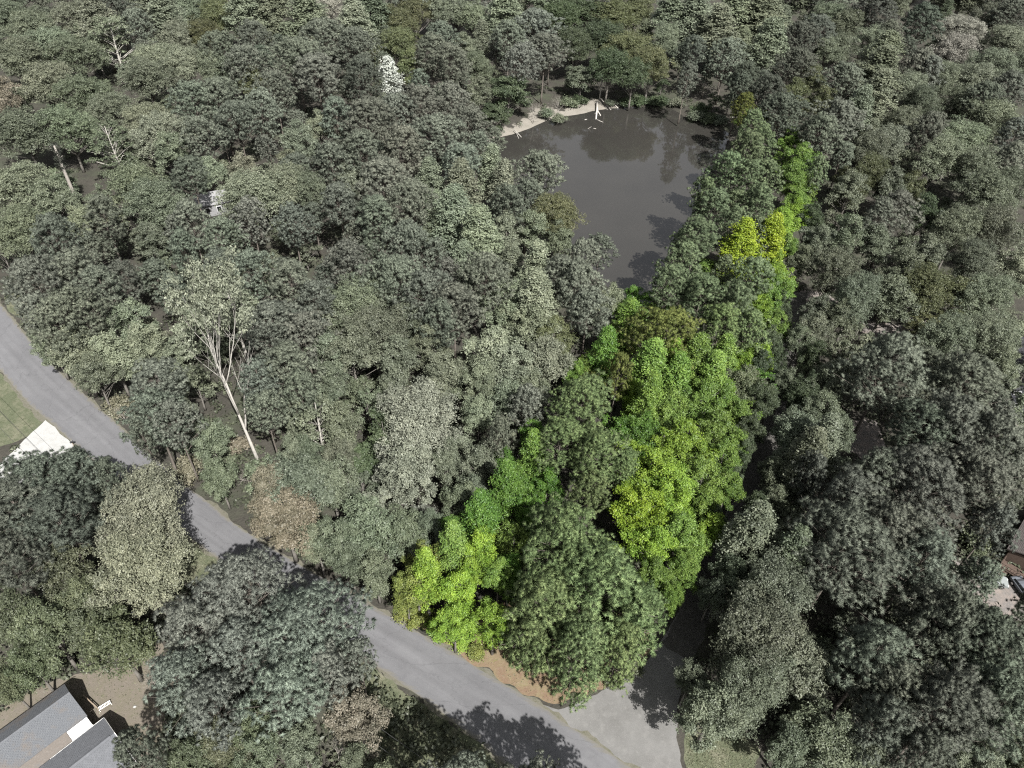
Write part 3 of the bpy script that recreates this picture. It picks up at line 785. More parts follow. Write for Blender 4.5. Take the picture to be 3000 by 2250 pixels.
T = """
30 60 62 B g2;100 90 75 B g2;60 180 88 B g2;230 60 70 B g1;150 150 80 B g1;290 70 60 T g1;340 30 58 P pd;400 75 52 P p;405 15 34 B cr;490 60 60 T g1;560 40 60 B g2
640 55 70 B g3;590 112 52 B g3;520 118 60 B g1;720 40 62 T g1;800 40 60 T g1;640 145 60 P p;745 112 58 P pd;722 186 60 P p;900 60 66 T g1;965 18 32 B cr;950 112 76 P p;870 170 78 P p;930 222 84 P p
335 125 80 S g1;230 170 70 B g2;150 260 80 B g1;18 295 52 B tan;260 290 78 B g2;430 240 68 B g2;200 385 80 B g2;70 400 90 B g2;330 335 60 B g1;470 190 68 B g1;540 200 58 B g1;620 205 56 B g1;680 225 48 B g1;745 255 48 B g3
570 300 76 P p;645 290 76 P p;695 355 66 P p;590 400 60 P p;765 320 66 P p;805 262 58 P p;430 362 58 B g1;475 408 78 B g1;505 460 58 B g2;330 430 66 S g2;60 560 88 B g1;150 590 60 B g2;60 690 80 B g2
235 662 44 B g4;305 635 66 P pd;165 700 80 P p;400 560 78 B g2;460 612 78 B g2;560 520 58 P pd;715 508 48 B g4;620 512 44 B g1;560 650 58 P p;655 700 58 P p;735 640 58 P p;745 585 94 B g1;830 560 76 B g1;895 565 66 B g2
880 425 56 B g1;935 385 48 B g1;985 340 58 P p;970 475 58 P p;995 600 60 P p;450 716 48 B g2;860 660 60 P p;540 735 60 P p
1040 80 58 T g1;1092 50 58 T g2;1150 80 66 B g3;1212 50 58 B g3;1172 142 58 B g3;1202 205 48 B g3;1040 135 66 P p;1062 225 66 P pd;1140 235 46 W w;1290 38 56 B g1;1335 40 54 B g1;1385 60 48 B g1;1478 50 64 T g1
1290 112 56 P p;1322 185 66 P p;1268 152 58 P p;1362 142 38 B g1;1490 112 58 P p;1570 80 68 P p;1595 152 66 P p;1530 178 58 P p;1400 205 48 B g2;1402 275 42 B g2;1490 285 62 E gd;1452 350 46 E gd
1700 40 76 B gd;1640 62 58 B gd;1800 60 66 B g3;1862 40 58 B g3;1762 122 66 B gd;1682 142 58 B gd;1842 152 66 B g3;1905 200 58 B g3;1950 122 48 B g1;1962 50 56 T g1;1702 240 50 E g2;1785 205 56 B gd;1855 228 48 B gd
1080 352 86 P p;1162 332 66 P p;1232 312 76 P p;1322 302 66 P p;1372 372 66 P p;1282 402 86 P p;1182 432 76 P p;1062 442 66 P p;1402 442 56 P p;1352 482 66 P p;1122 532 86 P p;1202 592 76 P p;1100 642 68 P p;1030 540 50 B g1;1012 402 42 B g1
1580 505 74 P pg;1490 602 58 P p;1545 585 52 P p;1260 545 46 T g1;1352 562 56 T g1;1440 505 44 T g1;1478 548 42 T g1;1330 642 66 T g1;1278 692 56 B g1;1402 702 66 T g1;1482 692 56 B g1;1622 645 72 B g3;1560 684 56 B g1;1640 704 50 B g2;1702 762 60 P p;1202 722 86 P p
650 1330 42 H g2;690 1300 40 H tan;775 1170 44 B g2;545 1235 44 B g1;560 1290 40 H g1;860 1340 46 B g2;900 1330 44 B g2;1000 1340 46 B g2;1565 318 38 X tan;1640 300 34 X tan;1640 346 22 H g2;1600 330 24 H g2;1668 300 26 H g2;1700 292 24 H gd;1880 296 24 H gd;1945 298 24 H gd;2012 232 36 P pd;1835 298 22 H gd;1985 302 22 H g2;2050 318 26 H gd;1860 290 24 H g2;1920 295 24 H gd;1790 300 18 H g2;2080 345 26 H gd;2108 350 24 H g2;2040 338 24 H g2
2030 60 66 T g1;2150 50 76 T g1;2232 60 76 T g1;2100 92 58 T g1;2252 132 58 T g1;2030 152 48 P pd;2130 162 58 P p;2342 112 58 P pd;2392 92 58 P pd;2332 192 58 P pd;2442 60 64 B g2;2482 82 48 B g2;2562 30 66 P pd;2702 62 66 P pd;2622 22 40 B g1
2812 100 62 B cr;2795 160 58 B cr;2602 102 42 P pd;2562 132 64 B g1;2452 152 48 B g2;2582 172 64 T g1;2692 192 56 P p;2722 212 48 P p;2902 62 58 B g2;2965 42 56 P pd;2952 132 66 B g1;2902 202 66 B g1;2985 205 48 B g2
2420 162 48 B g1;2572 222 70 T g2;2470 235 56 P p;2362 242 48 B g3;2332 292 48 B g3;2252 272 58 P pd;2292 332 72 P pd;2182 232 56 P pd;2170 262 42 P pd;2402 312 48 B g3;2452 352 76 P p;2402 392 64 P p
2562 292 56 T g1;2512 332 46 T g1;2662 272 58 B g1;2702 312 58 B g2;2762 242 58 B g1;2852 252 66 B g1;2952 262 58 P p;2882 292 56 P pd;2802 315 56 B g2;2642 372 58 B g1;2592 432 58 B g1;2722 382 58 P pd;2802 422 84 B g1;2902 362 76 B g1;2970 400 56 P p
2752 472 76 B g1;2852 502 76 B g1;2962 472 58 P p;2542 452 58 B g2;2542 522 66 B g3;2482 572 58 B g2;2602 552 58 B g2;2660 562 50 B g3;2622 622 66 P p;2572 642 56 P p;2882 582 76 B g2;2952 562 66 B g2;2802 682 76 B g2;2902 682 76 B g2;2482 702 66 B g2;2562 722 58 B g2;2700 640 60 B gd
2178 322 40 P yp;2175 352 30 B L;2202 372 46 P lb;2192 442 56 P lb;2232 422 48 P lb;2132 502 56 P lb;2192 522 56 P lb;2242 522 46 P lb;2222 602 56 P lb;2062 572 46 P lb;2092 612 56 P lb;2152 662 56 P lb;2042 702 66 P lb;1998 770 62 P lb;2212 690 46 P lb
2312 432 44 B L;2342 482 48 B L;2322 542 56 B L;2332 612 40 B L;2390 505 36 P lb;2168 728 52 T yy;2250 716 50 T yy;2292 662 46 B yL;2200 775 46 B yL
2202 815 60 P lb;2272 802 48 B yL;2272 862 56 B L;2052 872 80 P lb;2152 902 80 P lb;1962 842 62 P lb;1950 985 108 P yp;2112 962 76 P lp;2192 972 60 P lp;2245 940 46 B yL
1832 932 40 B L;1782 1052 46 B L;1812 1092 44 P yp;1902 1092 60 T L;2032 1072 58 T L;2112 1062 42 T L;1975 1120 50 T L;1705 1185 100 P lp;1640 1300 80 P lp;1750 1340 92 P lp
1852 1172 50 B yL;1872 1272 60 B L2;1962 1212 68 B L;2052 1182 76 B L;2102 1282 68 B L;2002 1322 78 B yL;1902 1402 80 B yL;1962 1462 86 B yL;1872 1512 84 B y;2052 1422 68 B L;2112 1362 58 B L;2172 1142 58 B gg;2152 1222 48 B L
1562 1372 60 B L2;1502 1432 66 B L2;1602 1442 58 B L2;1432 1502 58 B L2;1542 1512 50 B L2;1650 1590 140 P lp;1745 1765 165 Q lp;1590 1810 130 Q lp;1860 1815 90 Q lp;1690 1925 105 Q lp;1810 1910 78 Q lp;1550 1890 66 Q lp;1690 1640 90 P lp;1185 1788 36 H yo;1232 1812 38 H yo;1285 1842 38 H yL;1345 1876 34 H yL;1400 1905 30 H yo;1800 1985 32 H gg;1850 1955 34 H gg;1330 1612 50 T L;1505 1600 56 B L;1490 1690 58 B L2;1570 1545 50 B L2;2130 1440 50 B L;2225 1060 44 B yL;2270 960 42 B L;2080 1560 50 B yL;2000 1660 48 B L;2330 640 40 B yL;2350 500 38 B L;1405 1522 52 T L2;1478 1438 52 T L2;1560 1345 46 T L;1840 962 42 T L;1772 1040 44 T L2;1250 1690 46 T yL;1240 1655 52 B yo;1330 1565 50 B L2;1405 1565 54 B yL;1482 1372 48 B L2;1562 1292 46 B L2;1742 1085 44 B L;1690 1105 36 B L;1800 1000 40 B L;1850 890 36 B L2;1460 1700 60 B L;1380 1690 56 B yL;1900 1180 46 T L;1960 1080 46 T yL;2080 1120 50 T L;2150 1320 50 B L;2110 1440 48 B L;2010 1680 44 B L;2180 1060 44 B yL;2205 900 40 B yL;2300 740 40 B L;2345 560 40 B L
1402 1632 76 B yL;1345 1745 76 B yL;1282 1642 48 B yo;1222 1722 62 B yo;1332 1832 60 B yL;1192 1752 44 B yo;1445 1835 66 B yL;1902 1602 68 B yL;1922 1692 58 B L;1982 1562 76 B L;2062 1492 58 B L;2032 1612 48 B L;1962 1752 42 B L
110 832 98 P p;230 802 78 P p;302 852 78 P p;202 932 104 P p;120 925 56 P p;192 772 34 B g1;690 930 86 S g1;380 962 68 B g1;425 1022 68 B g1;150 1010 62 B g2;230 1042 82 B g1;332 1052 74 B g1;285 1112 66 B g2
350 1190 44 H tan;362 1215 46 X tan;470 1132 84 P p;450 1222 82 P p;515 1240 66 P p;418 1276 42 P p;622 1302 58 B g2;562 1372 48 H tan;642 1402 56 B g2;722 1392 50 X tan
650 802 76 P p;742 802 76 P p;852 832 84 P p;802 962 84 P p;892 982 76 P p;842 1082 84 P p;762 1122 66 P p;882 1152 66 P p;782 1212 56 P p;930 890 60 P p;972 932 76 B g1;972 1042 70 B g1;965 1132 66 B g2;862 1232 50 B g2;882 1432 100 B g2;802 1452 72 B tan;972 1422 76 B g2
1020 765 60 P p;1152 822 94 P p;1252 862 86 P p;1332 902 76 P p;1422 812 86 P p;1290 940 64 P p;1692 842 94 P p;1722 912 66 P p;1642 812 54 P p;1572 802 54 T g1;1572 892 66 T g1;1482 902 74 B g1;1552 962 74 B g1;1052 902 92 B g2;1102 982 92 B g2;1032 1042 84 B g2;1202 962 66 B g2;1252 1022 66 B g2;1162 1062 74 B g2;1300 1100 66 B g2
1442 1052 84 B g1;1502 1092 74 B g1;1602 1062 74 B g1;1622 992 58 B g3;1782 890 46 B g1;1402 1142 66 B g1;1482 1182 64 B g2;1552 1142 54 B g2;1402 1232 66 B g1;1225 1240 112 B g5;1200 1385 96 B g5;1062 1352 70 E gd;1002 1252 66 B g2;1465 1275 48 P p;1540 1190 48 P p;1402 1362 64 B g2;1352 1482 56 B g2;1385 1442 48 B g2;1310 1350 56 B g2
1082 1552 100 B g2;1002 1602 74 B g2;1182 1572 74 B g2;1025 1652 58 B g2;1100 1682 62 B g2;1262 1562 48 B g2;930 1600 60 B g2
125 1418 120 P pd;60 1492 112 P pd;175 1530 104 P pd;42 1652 84 P pd;240 1392 86 P pd;325 1405 50 P pd;430 1530 150 B g4;425 1680 128 B g4;200 1690 84 B gg;265 1772 84 B gg;62 1822 92 B gg;152 1862 92 B gg;92 1950 70 B gg;285 1852 74 B gg;25 2010 54 B gg
836 1528 104 B tan;705 1735 145 P pg;900 1850 165 P pg;700 1905 92 P pg;560 1850 105 P pg;535 2000 105 P pg;630 2070 95 P pg;850 2020 125 P pg;965 1970 90 P pg;655 2175 76 B gg;735 2140 74 B gg;560 2225 66 B gg;760 2225 66 B g2;407 2215 76 P pd;455 1985 52 X tan;985 2205 60 X tan;1050 2110 86 B tan;1050 1930 56 P pg;1365 2285 84 P pg;1560 2300 76 P pg;1655 2350 80 P p;1760 2350 85 P p;1465 2345 76 P p;1240 2340 84 P p;1130 2330 80 B g2;1840 2440 90 P p;1060 2230 50 B g2;880 2190 70 B g2
2200 1570 70 T g2;2310 1640 64 T g2;2250 1760 130 B g2;2220 1880 140 B g2;2190 2010 130 B g2;2310 1950 105 B g2;2140 1690 58 B g2;2085 1745 50 B g2;2090 2090 100 B g2;2020 2000 48 B g2
2480 1600 160 P pr;2600 1560 130 P pr;2700 1640 115 P pr;2775 1835 130 P pr;2885 1890 138 P pr;2560 1930 115 P pr;2610 2020 105 P pr;2770 2080 160 P pr;2580 2130 90 P pd;2910 2050 140 P pr;2700 2210 90 P pr;2430 2180 110 B g2;2320 2200 76 B g2;2520 2240 84 B g2;2860 2240 74 B g1;2975 2240 56 B gg;-33 -30 63 T g1;104 -25 68 B g2;214 -34 65 P p;438 -20 62 T g1;582 -34 69 B g2;810 -23 68 P pd;1183 -22 67 P pd;1274 -26 62 P pd;1391 -19 64 P p;1535 -18 64 B g1;1615 -18 68 T g2;1753 -25 69 P p;2333 -26 68 T g2;2446 -18 58 P p;2554 -19 69 B g1;2683 -34 54 B g1;2830 -30 56 T g2;2948 -28 62 P pd;35 -59 65 P pd;2810 -89 54 P p;2850 1592 42 H gg;2905 1545 62 P pr;2700 1800 80 P pr
2345 780 50 B g2;2400 720 46 B g2;2372 650 44 B gd;2240 1010 44 B gd;2232 1090 44 B gd;2195 1265 42 B gd;2165 1320 40 B gd;2330 1420 60 B g2;2262 1395 46 B g2;2215 1590 46 B gd;2180 1660 44 B g2;2300 1130 40 B g2;2340 1010 42 B g2;2262 1480 50 B g2;2420 1130 60 B g2;2380 980 50 B g2;2395 920 46 B g2;2290 960 34 B gd;2085 1525 40 B gd;2140 1420 40 B gd;2170 1338 40 B gd;2245 1180 40 B gd;2330 1170 36 B gd;2300 1270 40 B g2;2210 1500 40 B gd;2278 900 34 B gd;2265 1060 34 B gd;2350 1230 50 B g2;2360 1350 60 T g2;2400 1310 60 T g2;2375 1060 44 B gd;2215 1180 46 B gd;2365 1150 50 B gd;2440 802 74 B g2;2502 882 84 B g2;2452 942 56 B g2;2602 882 74 B g2;2702 862 74 B g3;2792 882 66 B g3;2762 1002 84 B g2;2882 882 84 B g1;2882 1002 84 B g1;2922 1085 64 B g1;2962 802 66 B g1;2852 782 74 B g2;2702 762 66 B g2;2640 800 60 B g2
2822 1132 122 P pr;2782 1252 122 P pr;2902 1302 120 P pr;2692 1420 140 P pr;2852 1412 130 P pr;2955 1352 70 B gd;2962 1440 74 B g2;2402 1232 66 B g2;2342 1292 74 B g2;2295 1362 54 B g2;2452 1282 50 B g2;2375 1392 58 P pr;2482 1462 104 P pr;2560 1400 90 P pr;2700 1260 90 P pr
"""
LOT = [(2015, 235), (2435, 470), (2385, 560), (2290, 810), (2165, 1350), (2050, 1590), (1885, 1950), (1720, 2065), (1645, 2075), (1310, 1905), (1105, 1795), (1880, 840), (1925, 650)]
ZONES = [   # test, where, landmark, its pixel
    (lambda x, y: y > 2278 and 1100 < x < 1900, 'whose shadow falls on the road', 'the road junction', (1640, 2090)),
    (lambda x, y: in_poly(x, y, LOT) and y < 900, 'at the bright lot far end', 'the pond', (2020, 560)),
    (lambda x, y: in_poly(x, y, LOT) and y < 1450, 'amid the bright lot', 'the rounded yellowish pine', (1950, 985)),
    (lambda x, y: in_poly(x, y, LOT), "at the bright lot's road end", 'the road junction', (1640, 2090)),
    (lambda x, y: x < 330 and y < 480, 'behind the broken snag', 'the snag', (195, 520)),
    (lambda x, y: x < 700 and y < 480, 'far past the broken snag', 'the snag', (195, 520)),
    (lambda x, y: x < 1010 and y < 480, 'left of the white blossom', 'the blossom', (1140, 235)),
    (lambda x, y: x < 1260 and y < 300, 'around the white blossom tree', 'the blossom', (1140, 235)),
    (lambda x, y: x < 1430 and y < 480, "by the pond's far shore", "the muddy bank", (1500, 385)),
    (lambda x, y: x < 2015 and y < 420, 'in woods behind the pond', 'the pale log', (1750, 330)),
    (lambda x, y: x < 2400 and y < 420, "behind the bright lot", "the pond", (2015, 335)),
    (lambda x, y: y < 420, 'in woods far beyond the drive', 'the whitish trees', (2800, 130)),
    (lambda x, y: x < 500 and y < 760, 'below the broken snag', 'the snag', (195, 520)),
    (lambda x, y: x < 930 and y < 760, 'around the white cottage', 'the cottage', (630, 605)),
    (lambda x, y: x < 1240 and y < 880, 'between cottage and pond', 'the pond', (1560, 560)),
    (lambda x, y: x < 1500 and y < 760, "left of the pond", "the pond tip", (1880, 860)),
    (lambda x, y: x < 1900 and y < 950, "on the pond's near bank", "the pond tip", (1880, 860)),
    (lambda x, y: x < 480 and y < 1345 and y < 1083 + 1.05 * x, "beside the road's upper bend", 'the white apron', (150, 1280)),
    (lambda x, y: x < 930 and y < 1500 and y < 1083 + .92 * x, 'near the leaning white-limbed tree', 'the white apron', (150, 1280)),
    (lambda x, y: x < 1320 and y < 1120, 'deep in the woods', "the road junction", (1640, 2090)),
    (lambda x, y: x < 1900 and y < 1120, 'between pond and bright lot', "the pond tip", (1880, 860)),
    (lambda x, y: 700 < x < 1700 and y < 1500 or 715 < x < 1300 and y < 1720 and y < 1560 + .6 * (x - 723), 'between road and bright lot', "the road junction", (1640, 2090)),
    (lambda x, y: x < 480 or x < 545 and y < 1760, 'around the grey-roofed house', 'the garage', (350, 2160)),
    (lambda x, y: x < 1700, 'on the roadside facing the lot', 'the road junction', (1640, 2090)),
    (lambda x, y: y < 760, 'across the drive', "the pond", (2435, 470)),
    (lambda x, y: y < 1120 and x < 2380, 'along the drive', 'the road junction', (1640, 2090)),
    (lambda x, y: y < 1120, 'behind the skylit roof', 'the skylights', (2990, 1150)),
    (lambda x, y: y < 1520, 'in front of the skylit roof', 'the skylights', (2990, 1150)),
    (lambda x, y: x < 2400, 'at the corner of the drive', 'the junction', (1640, 2090)),
    (lambda x, y: True, 'near the silver car', 'the car', (2895, 1680)),
]
ORD = ['nearest', 'second nearest', 'third nearest', 'fourth nearest', 'fifth nearest', 'sixth nearest', 'seventh nearest', 'eighth nearest', 'ninth nearest', 'tenth nearest',
       'eleventh nearest', 'twelfth nearest', 'thirteenth nearest', 'fourteenth nearest', 'fifteenth nearest', 'sixteenth nearest', 'seventeenth nearest', 'eighteenth nearest',
       'nineteenth nearest', 'twentieth nearest']
BASED = """
756 1348 12 35 Y g1;955 1352 5.2 15 S g2;415 1992 4.6 15 B gg;2497 1283 7.6 23 P pr;1756 291 3.4 15 S gd
"""
rnd = random.Random(5)
PLACED = []      # (root, kind, colour, crown px, crown py)
TREES = []       # world x, y, radius
CLEAR = [ROAD, POND, DRIVE, APRON]

def height_for(kind, rw):
    if kind == 'P': return min(24, max(13, 15 + 1.0 * rw))
    if kind == 'Q': return min(21, 10 + 1.5 * rw)
    if kind == 'T': return min(24, max(13, 13 + 1.9 * rw))
    if kind == 'S': return min(20, 10 + 1.3 * rw)
    if kind == 'B': return min(18.5, max(5, 7.0 + 1.85 * rw))
    if kind == 'E': return max(6, 1.9 * rw)
    if kind == 'W': return 3.4 * rw
    if kind == 'X': return max(5, 2.0 * rw)
    return 1.25 * rw

def plant(x, y, rw, h, kind, ck, px, py, colmul=1.0, trunk_col=None, variant=None):
    pk = kind * 2 if (kind == 'B' and rw > 5.4) or (kind == 'P' and rw > 5.6) else kind
    cm, tm, H0, R0, zf = PROTO[pk][rnd.randrange(len(PROTO[pk])) if variant is None else variant]
    name, noun, cat = NOUN[kind]
    base = COLOUR[ck][0]
    j = colmul * rnd.uniform(.84, 1.16)
    colr = tuple(c * j * rnd.uniform(.96, 1.04) for c in base) + (1,)
    rz = rnd.uniform(0, 6.28) if kind != 'Y' else 0.0
    sx, sz = rw / R0, h / H0
    if tm is None:
        o = thing(name, '', cat, (x, y, 0), rz, me=cm)
        o.color = colr
        o.scale = (sx, sx, sz)
    else:
        o = thing(name, '', cat, (x, y, 0), rz)
        o.scale = (sx, sx * rnd.uniform(.92, 1.08), sz)
        t = link('trunk', tm, o)
        pale = {'S': (.36, .345, .31), 'Y': (.33, .315, .285), 'Q': (.13, .115, .1), 'X': (.3, .28, .25), 'P': (.13, .115, .1), 'T': (.2, .19, .17)}.get(kind, (.15, .14, .125))
        t.color = (*(trunk_col or pale), 1)
        c = link('crown', cm, o)
        c.color = colr
    PLACED.append((o, kind, ck, px, py))
    TREES.append((x, y, rw))
    return o

def crown_frac(kind):
    return {'P': .74, 'T': .62, 'S': .6, 'B': .6, 'Q': .52, 'Y': .62, 'U': .6, 'E': .5, 'W': .55, 'X': .55, 'H': .4}[kind]

bad = []
for row in T.strip().replace('\n', ';').split(';'):
    px, py, r, kind, ck = row.split()
    px, py, r = float(px), float(py), float(r)
    z = 13.0
    for it in range(4):                                        # settle size and height together
        p = at(px, py, z)
        depth = pix(p)[2]
        rw = r * depth / F_PX
        h = height_for(kind, rw)
        z = h * crown_frac(kind)
    p = at(px, py, z)
    if any(in_poly(p[0], p[1], c) for c in CLEAR):
        bad.append((px, py, kind))
    plant(p[0], p[1], rw * 1.06, h, kind, ck, px, py, .86 if (px > 2150 and not in_poly(px, py, LOT)) else 1.0)  # side shade put into crown colours on the right, outside the lot
for row in BASED.strip().split(';'):
    px, py, rw, h, kind, ck = row.split()
    p = at(float(px), float(py))
    h = float(h)
    cx_, cy_, _ = pix((p[0], p[1], h * crown_frac(kind)))
    plant(p[0], p[1], float(rw), h, kind, ck, cx_, cy_)
print('trees listed', len(PLACED), 'bases on cleared ground:', bad)

# lower trees that close the wood between the listed ones
TA = np.array(TREES)
src = [(t[0], t[1], pl[1], pl[2]) for t, pl in zip(TREES, PLACED)]
n_fill = 0
KEEP = set([0,4,5,7,8,9,11,12,13,15,16,17,18,19,20,21,23,24,25,26,27,28,29,30,31,32,33,34,35,36,38,39,42,43,45,46,47,48,49,50,51,52,53,54,55,56,57,58,61,62,63,65,67,70,74,75,76,78,79,80,83,84,86,87,88,89,90,93,95,96,97,98,99,100,102,103,104,105,106,107,108,109,111,113,117,118,119,120,121,124,125,126,130,131,132,134,135,136,137,138,145,146,148,149,151,154,155,159,160,163,164,169,170,172,174,177,180,182,183,185,186,187,194,195,196,198,200,201,205,206,208,209,210,215,222,227,228,229,230,231,232,237,245,247,256,261,264,266,275,277,278,280,282,284,293,294,304,307,308,312,313,323,324,327,330,333,334,335,337,340,342,345,349,353,354,357,368,372,376,377,379,380,391,402,408,416,427,436,437,441,462,489,498,500,523,535,564,565,627,648,666])      # the young trees that show between the crowns
g = np.random.RandomState(21)
YARDS = [LAWN_W, YARD, LAWN_E, VERGE, PALE, PALE2, PALE3, CORNER, VERGE2]
yy = 30.0
while yy < 400:
    step = 5.4 + yy * .014
    xx = -260.0
    while xx < 330:
        x, y = xx + g.uniform(-.4, .4) * step, yy + g.uniform(-.4, .4) * step
        xx += step
        qx, qy, qd = pix((x, y, 8))
        if not (-60 < qx < 3060 and -60 < qy < 2330):
            continue
        if any(math.hypot(qx - gx_, qy - gy_) < gr_ for gx_, gy_, gr_ in ((130, 1275, 95), (430, 1350, 50), (610, 1590, 80))):
            continue
        d = np.hypot(TA[:, 0] - x, TA[:, 1] - y) - TA[:, 2] * .62
        if d.min() < 1.0:
            continue
        if any(in_poly(x + dx, y + dy, c) for c in CLEAR + YARDS for dx, dy in ((0, 0), (3, 0), (-3, 0), (0, 3), (0, -3), (2, 2), (-2, 2), (2, -2), (-2, -2))):
            continue
        k = int(np.argmin(np.hypot(TA[:len(src), 0] - x, TA[:len(src), 1] - y)))
        kind, ck = src[k][2], src[k][3]
        if kind in 'BEHXWSYQ' or g.rand() < .3:
            kind = 'U'
        if ck in ('g4', 'cr', 'tan', 'w', 'y', 'yo'):
            ck = 'g2' if not in_poly(qx, qy, LOT) else 'L'
        inl = in_poly(qx, qy - 30, LOT)
        if inl and ck not in ('L', 'yL', 'y', 'L2', 'lp', 'yp', 'yo', 'lb'):
            ck = 'L' if g.rand() < .6 else 'L2'
        if ck == 'yy':
            ck = 'yL'
        if not inl and ck in ('L', 'yL', 'y', 'L2', 'lp', 'yp', 'yo', 'lb'):
            ck = 'g2' if kind != 'P' else 'p'
        if kind == 'U' and ck in ('p', 'pr', 'pd', 'pg', 'lp'):
            ck = 'g2' if ck != 'lp' else 'L2'
        if kind == 'U' and ck == 'lb':
            ck = 'L2'
        rw = g.uniform(2.8, 4.2)
        h = {'U': g.uniform(7, 12), 'P': g.uniform(12, 16), 'T': g.uniform(12, 16)}[kind]
        cx_, cy_, _ = pix((x, y, h * .62))
        if KEEP is None or n_fill in KEEP:
            plant(x, y, rw, h, kind, ck, cx_, cy_, .92)
        else:
            for _ in range(7): rnd.random()
        TA = np.vstack([TA, (x, y, rw)])
        n_fill += 1
    yy += step
print('fill trees', n_fill)

# ------------------------------------------------------------------ labels for all trees
from collections import defaultdict
fam = defaultdict(list)
for o, kind, ck, px, py in PLACED:
    zi = next(i for i, zdef in enumerate(ZONES) if zdef[0](px, py))
    fam[(zi, kind, ck)].append((math.hypot(px - ZONES[zi][3][0], py - ZONES[zi][3][1]), o))
for (zi, kind, ck), L in fam.items():
    where, lm = ZONES[zi][1], ZONES[zi][2]
    noun = NOUN[kind][1]
    cw = COLOUR[ck][1]
    L.sort(key=lambda t: t[0])
    for i, (_, o) in enumerate(L):
        if len(L) == 1:
            o['label'] = f'only {cw} {noun} {where}'
        else:
            o['label'] = f'{cw} {noun} {where}, {ORD[i] if i < len(ORD) else str(i + 1) + "th nearest"} {lm}'
        if len(L) > 1:
            o['group'] = f'{cw} {noun}s {where}'

# ------------------------------------------------------------------ other materials
M['roof_grey'] = mat('grey_shingle', (.098, .102, .11), .9, .25, [(2.2, (.122, .126, .136), .45, .7, 4), (11, (.085, .09, .098), .5, .75, 2)], (14, .4, .02))
M['roof_litter'] = mat('shingle_with_needles', (.086, .091, .099), .9, .2,
                       [(11, (.14, .145, .15), .5, .75, 2), (.33, (.112, .1, .09), .46, .6, 9)], (12, .5, .03))
M['litter_roof'] = mat('needle_covered_roof', (.125, .112, .10), .95, .1, [(5, (.165, .15, .136), .5, .7, 6), (.5, (.12, .118, .116), .55, .7, 5), (12, (.15, .12, .1), .55, .75, 3)], (9, .7, .05))
M['white_metal'] = mat('white_metal', (.66, .66, .66), .4, .5, [(1.2, (.72, .72, .7), .55, .8, 4)])
M['siding'] = mat('siding', (.33, .31, .28), .8, .2, [(2, (.28, .265, .24), .5, .7, 4)])
M['dark_roof'] = mat('dark_shingle', (.055, .056, .062), .85, .3, [(1.5, (.085, .086, .094), .45, .7, 4), (9, (.04, .04, .045), .5, .75, 2)], (12, .4, .02))
M['brown_roof'] = mat('brown_shingle', (.075, .067, .064), .9, .2, [(2, (.1, .088, .082), .45, .7, 4), (10, (.08, .07, .068), .5, .75, 2)], (12, .4, .02))
M['wood'] = mat('weathered_wood', (.26, .21, .16), .85, .15, [(4, (.2, .16, .12), .45, .7, 5)])
M['cedar'] = mat('cedar', (.085, .062, .05), .8, .2, [(4, (.065, .047, .037), .45, .7, 5)])
M['white_paint'] = mat('white_paint', (.78, .77, .74), .6, .4, [(3, (.68, .67, .63), .55, .8, 4)])
M['black'] = mat('black_plastic', (.02, .02, .022), .5, .4)
M['rubber'] = mat('rubber', (.018, .018, .018), .8, .2)
M['glass'] = mat('dark_glass', (.012, .014, .016), .08, .6)
M['chrome'] = mat('bright_metal', (.6, .6, .6), .3, .5, metal=1.0)
M['silver'] = mat('silver_paint', (.25, .27, .265), .4, .4, metal=.2)
M['pale_blue'] = mat('pale_blue_paint', (.11, .12, .135), .35, .5)
M['lamp'] = mat('lamp_lens', (.7, .7, .68), .15, .6)
M['dead_wood'] = mat('dead_wood', (.42, .40, .365), .85, .15, [(3, (.33, .31, .28), .5, .72, 5)], (6, .5, .03))
M['grey_wood'] = mat('grey_dead_wood', (.36, .34, .31), .9, .1, [(3, (.27, .25, .22), .5, .72, 5)], (6, .5, .03))
M['wire'] = mat('wire', (.05, .05, .05), .5, .4)
M['pole'] = mat('pole_wood', (.17, .145, .12), .9, .1, [(3, (.12, .1, .085), .5, .7, 5)])

def mesh_part(name, parent, m, build, smooth=False):
    V, Fc = [], []
    build(V, Fc)
    return link(name, new_mesh(name, V, Fc, [m] if not isinstance(m, (list, tuple)) else m, smooth), parent)

def prism(V, Fc, poly, z0, z1):
    b = len(V); n = len(poly)
    for x, y in poly: V.append((x, y, z0))
    for x, y in poly: V.append((x, y, z1))
    Fc.append(tuple(range(b, b + n))[::-1]); Fc.append(tuple(range(b + n, b + 2 * n)))
    for i in range(n):
        j = (i + 1) % n
        Fc.append((b + i, b + j, b + n + j, b + n + i))

def slab(V, Fc, q, t):
    """A sloping slab: four top corners, thickness t downward."""
    b = len(V)
    for p in q: V.append(np.array(p, float))
    for p in q: V.append(np.array(p, float) - np.array([0, 0, t]))
    Fc += [(b, b + 1, b + 2, b + 3), (b + 7, b + 6, b + 5, b + 4)]
    for i in range(4):
        j = (i + 1) % 4
        Fc.append((b + i, b + 4 + i, b + 4 + j, b + j))

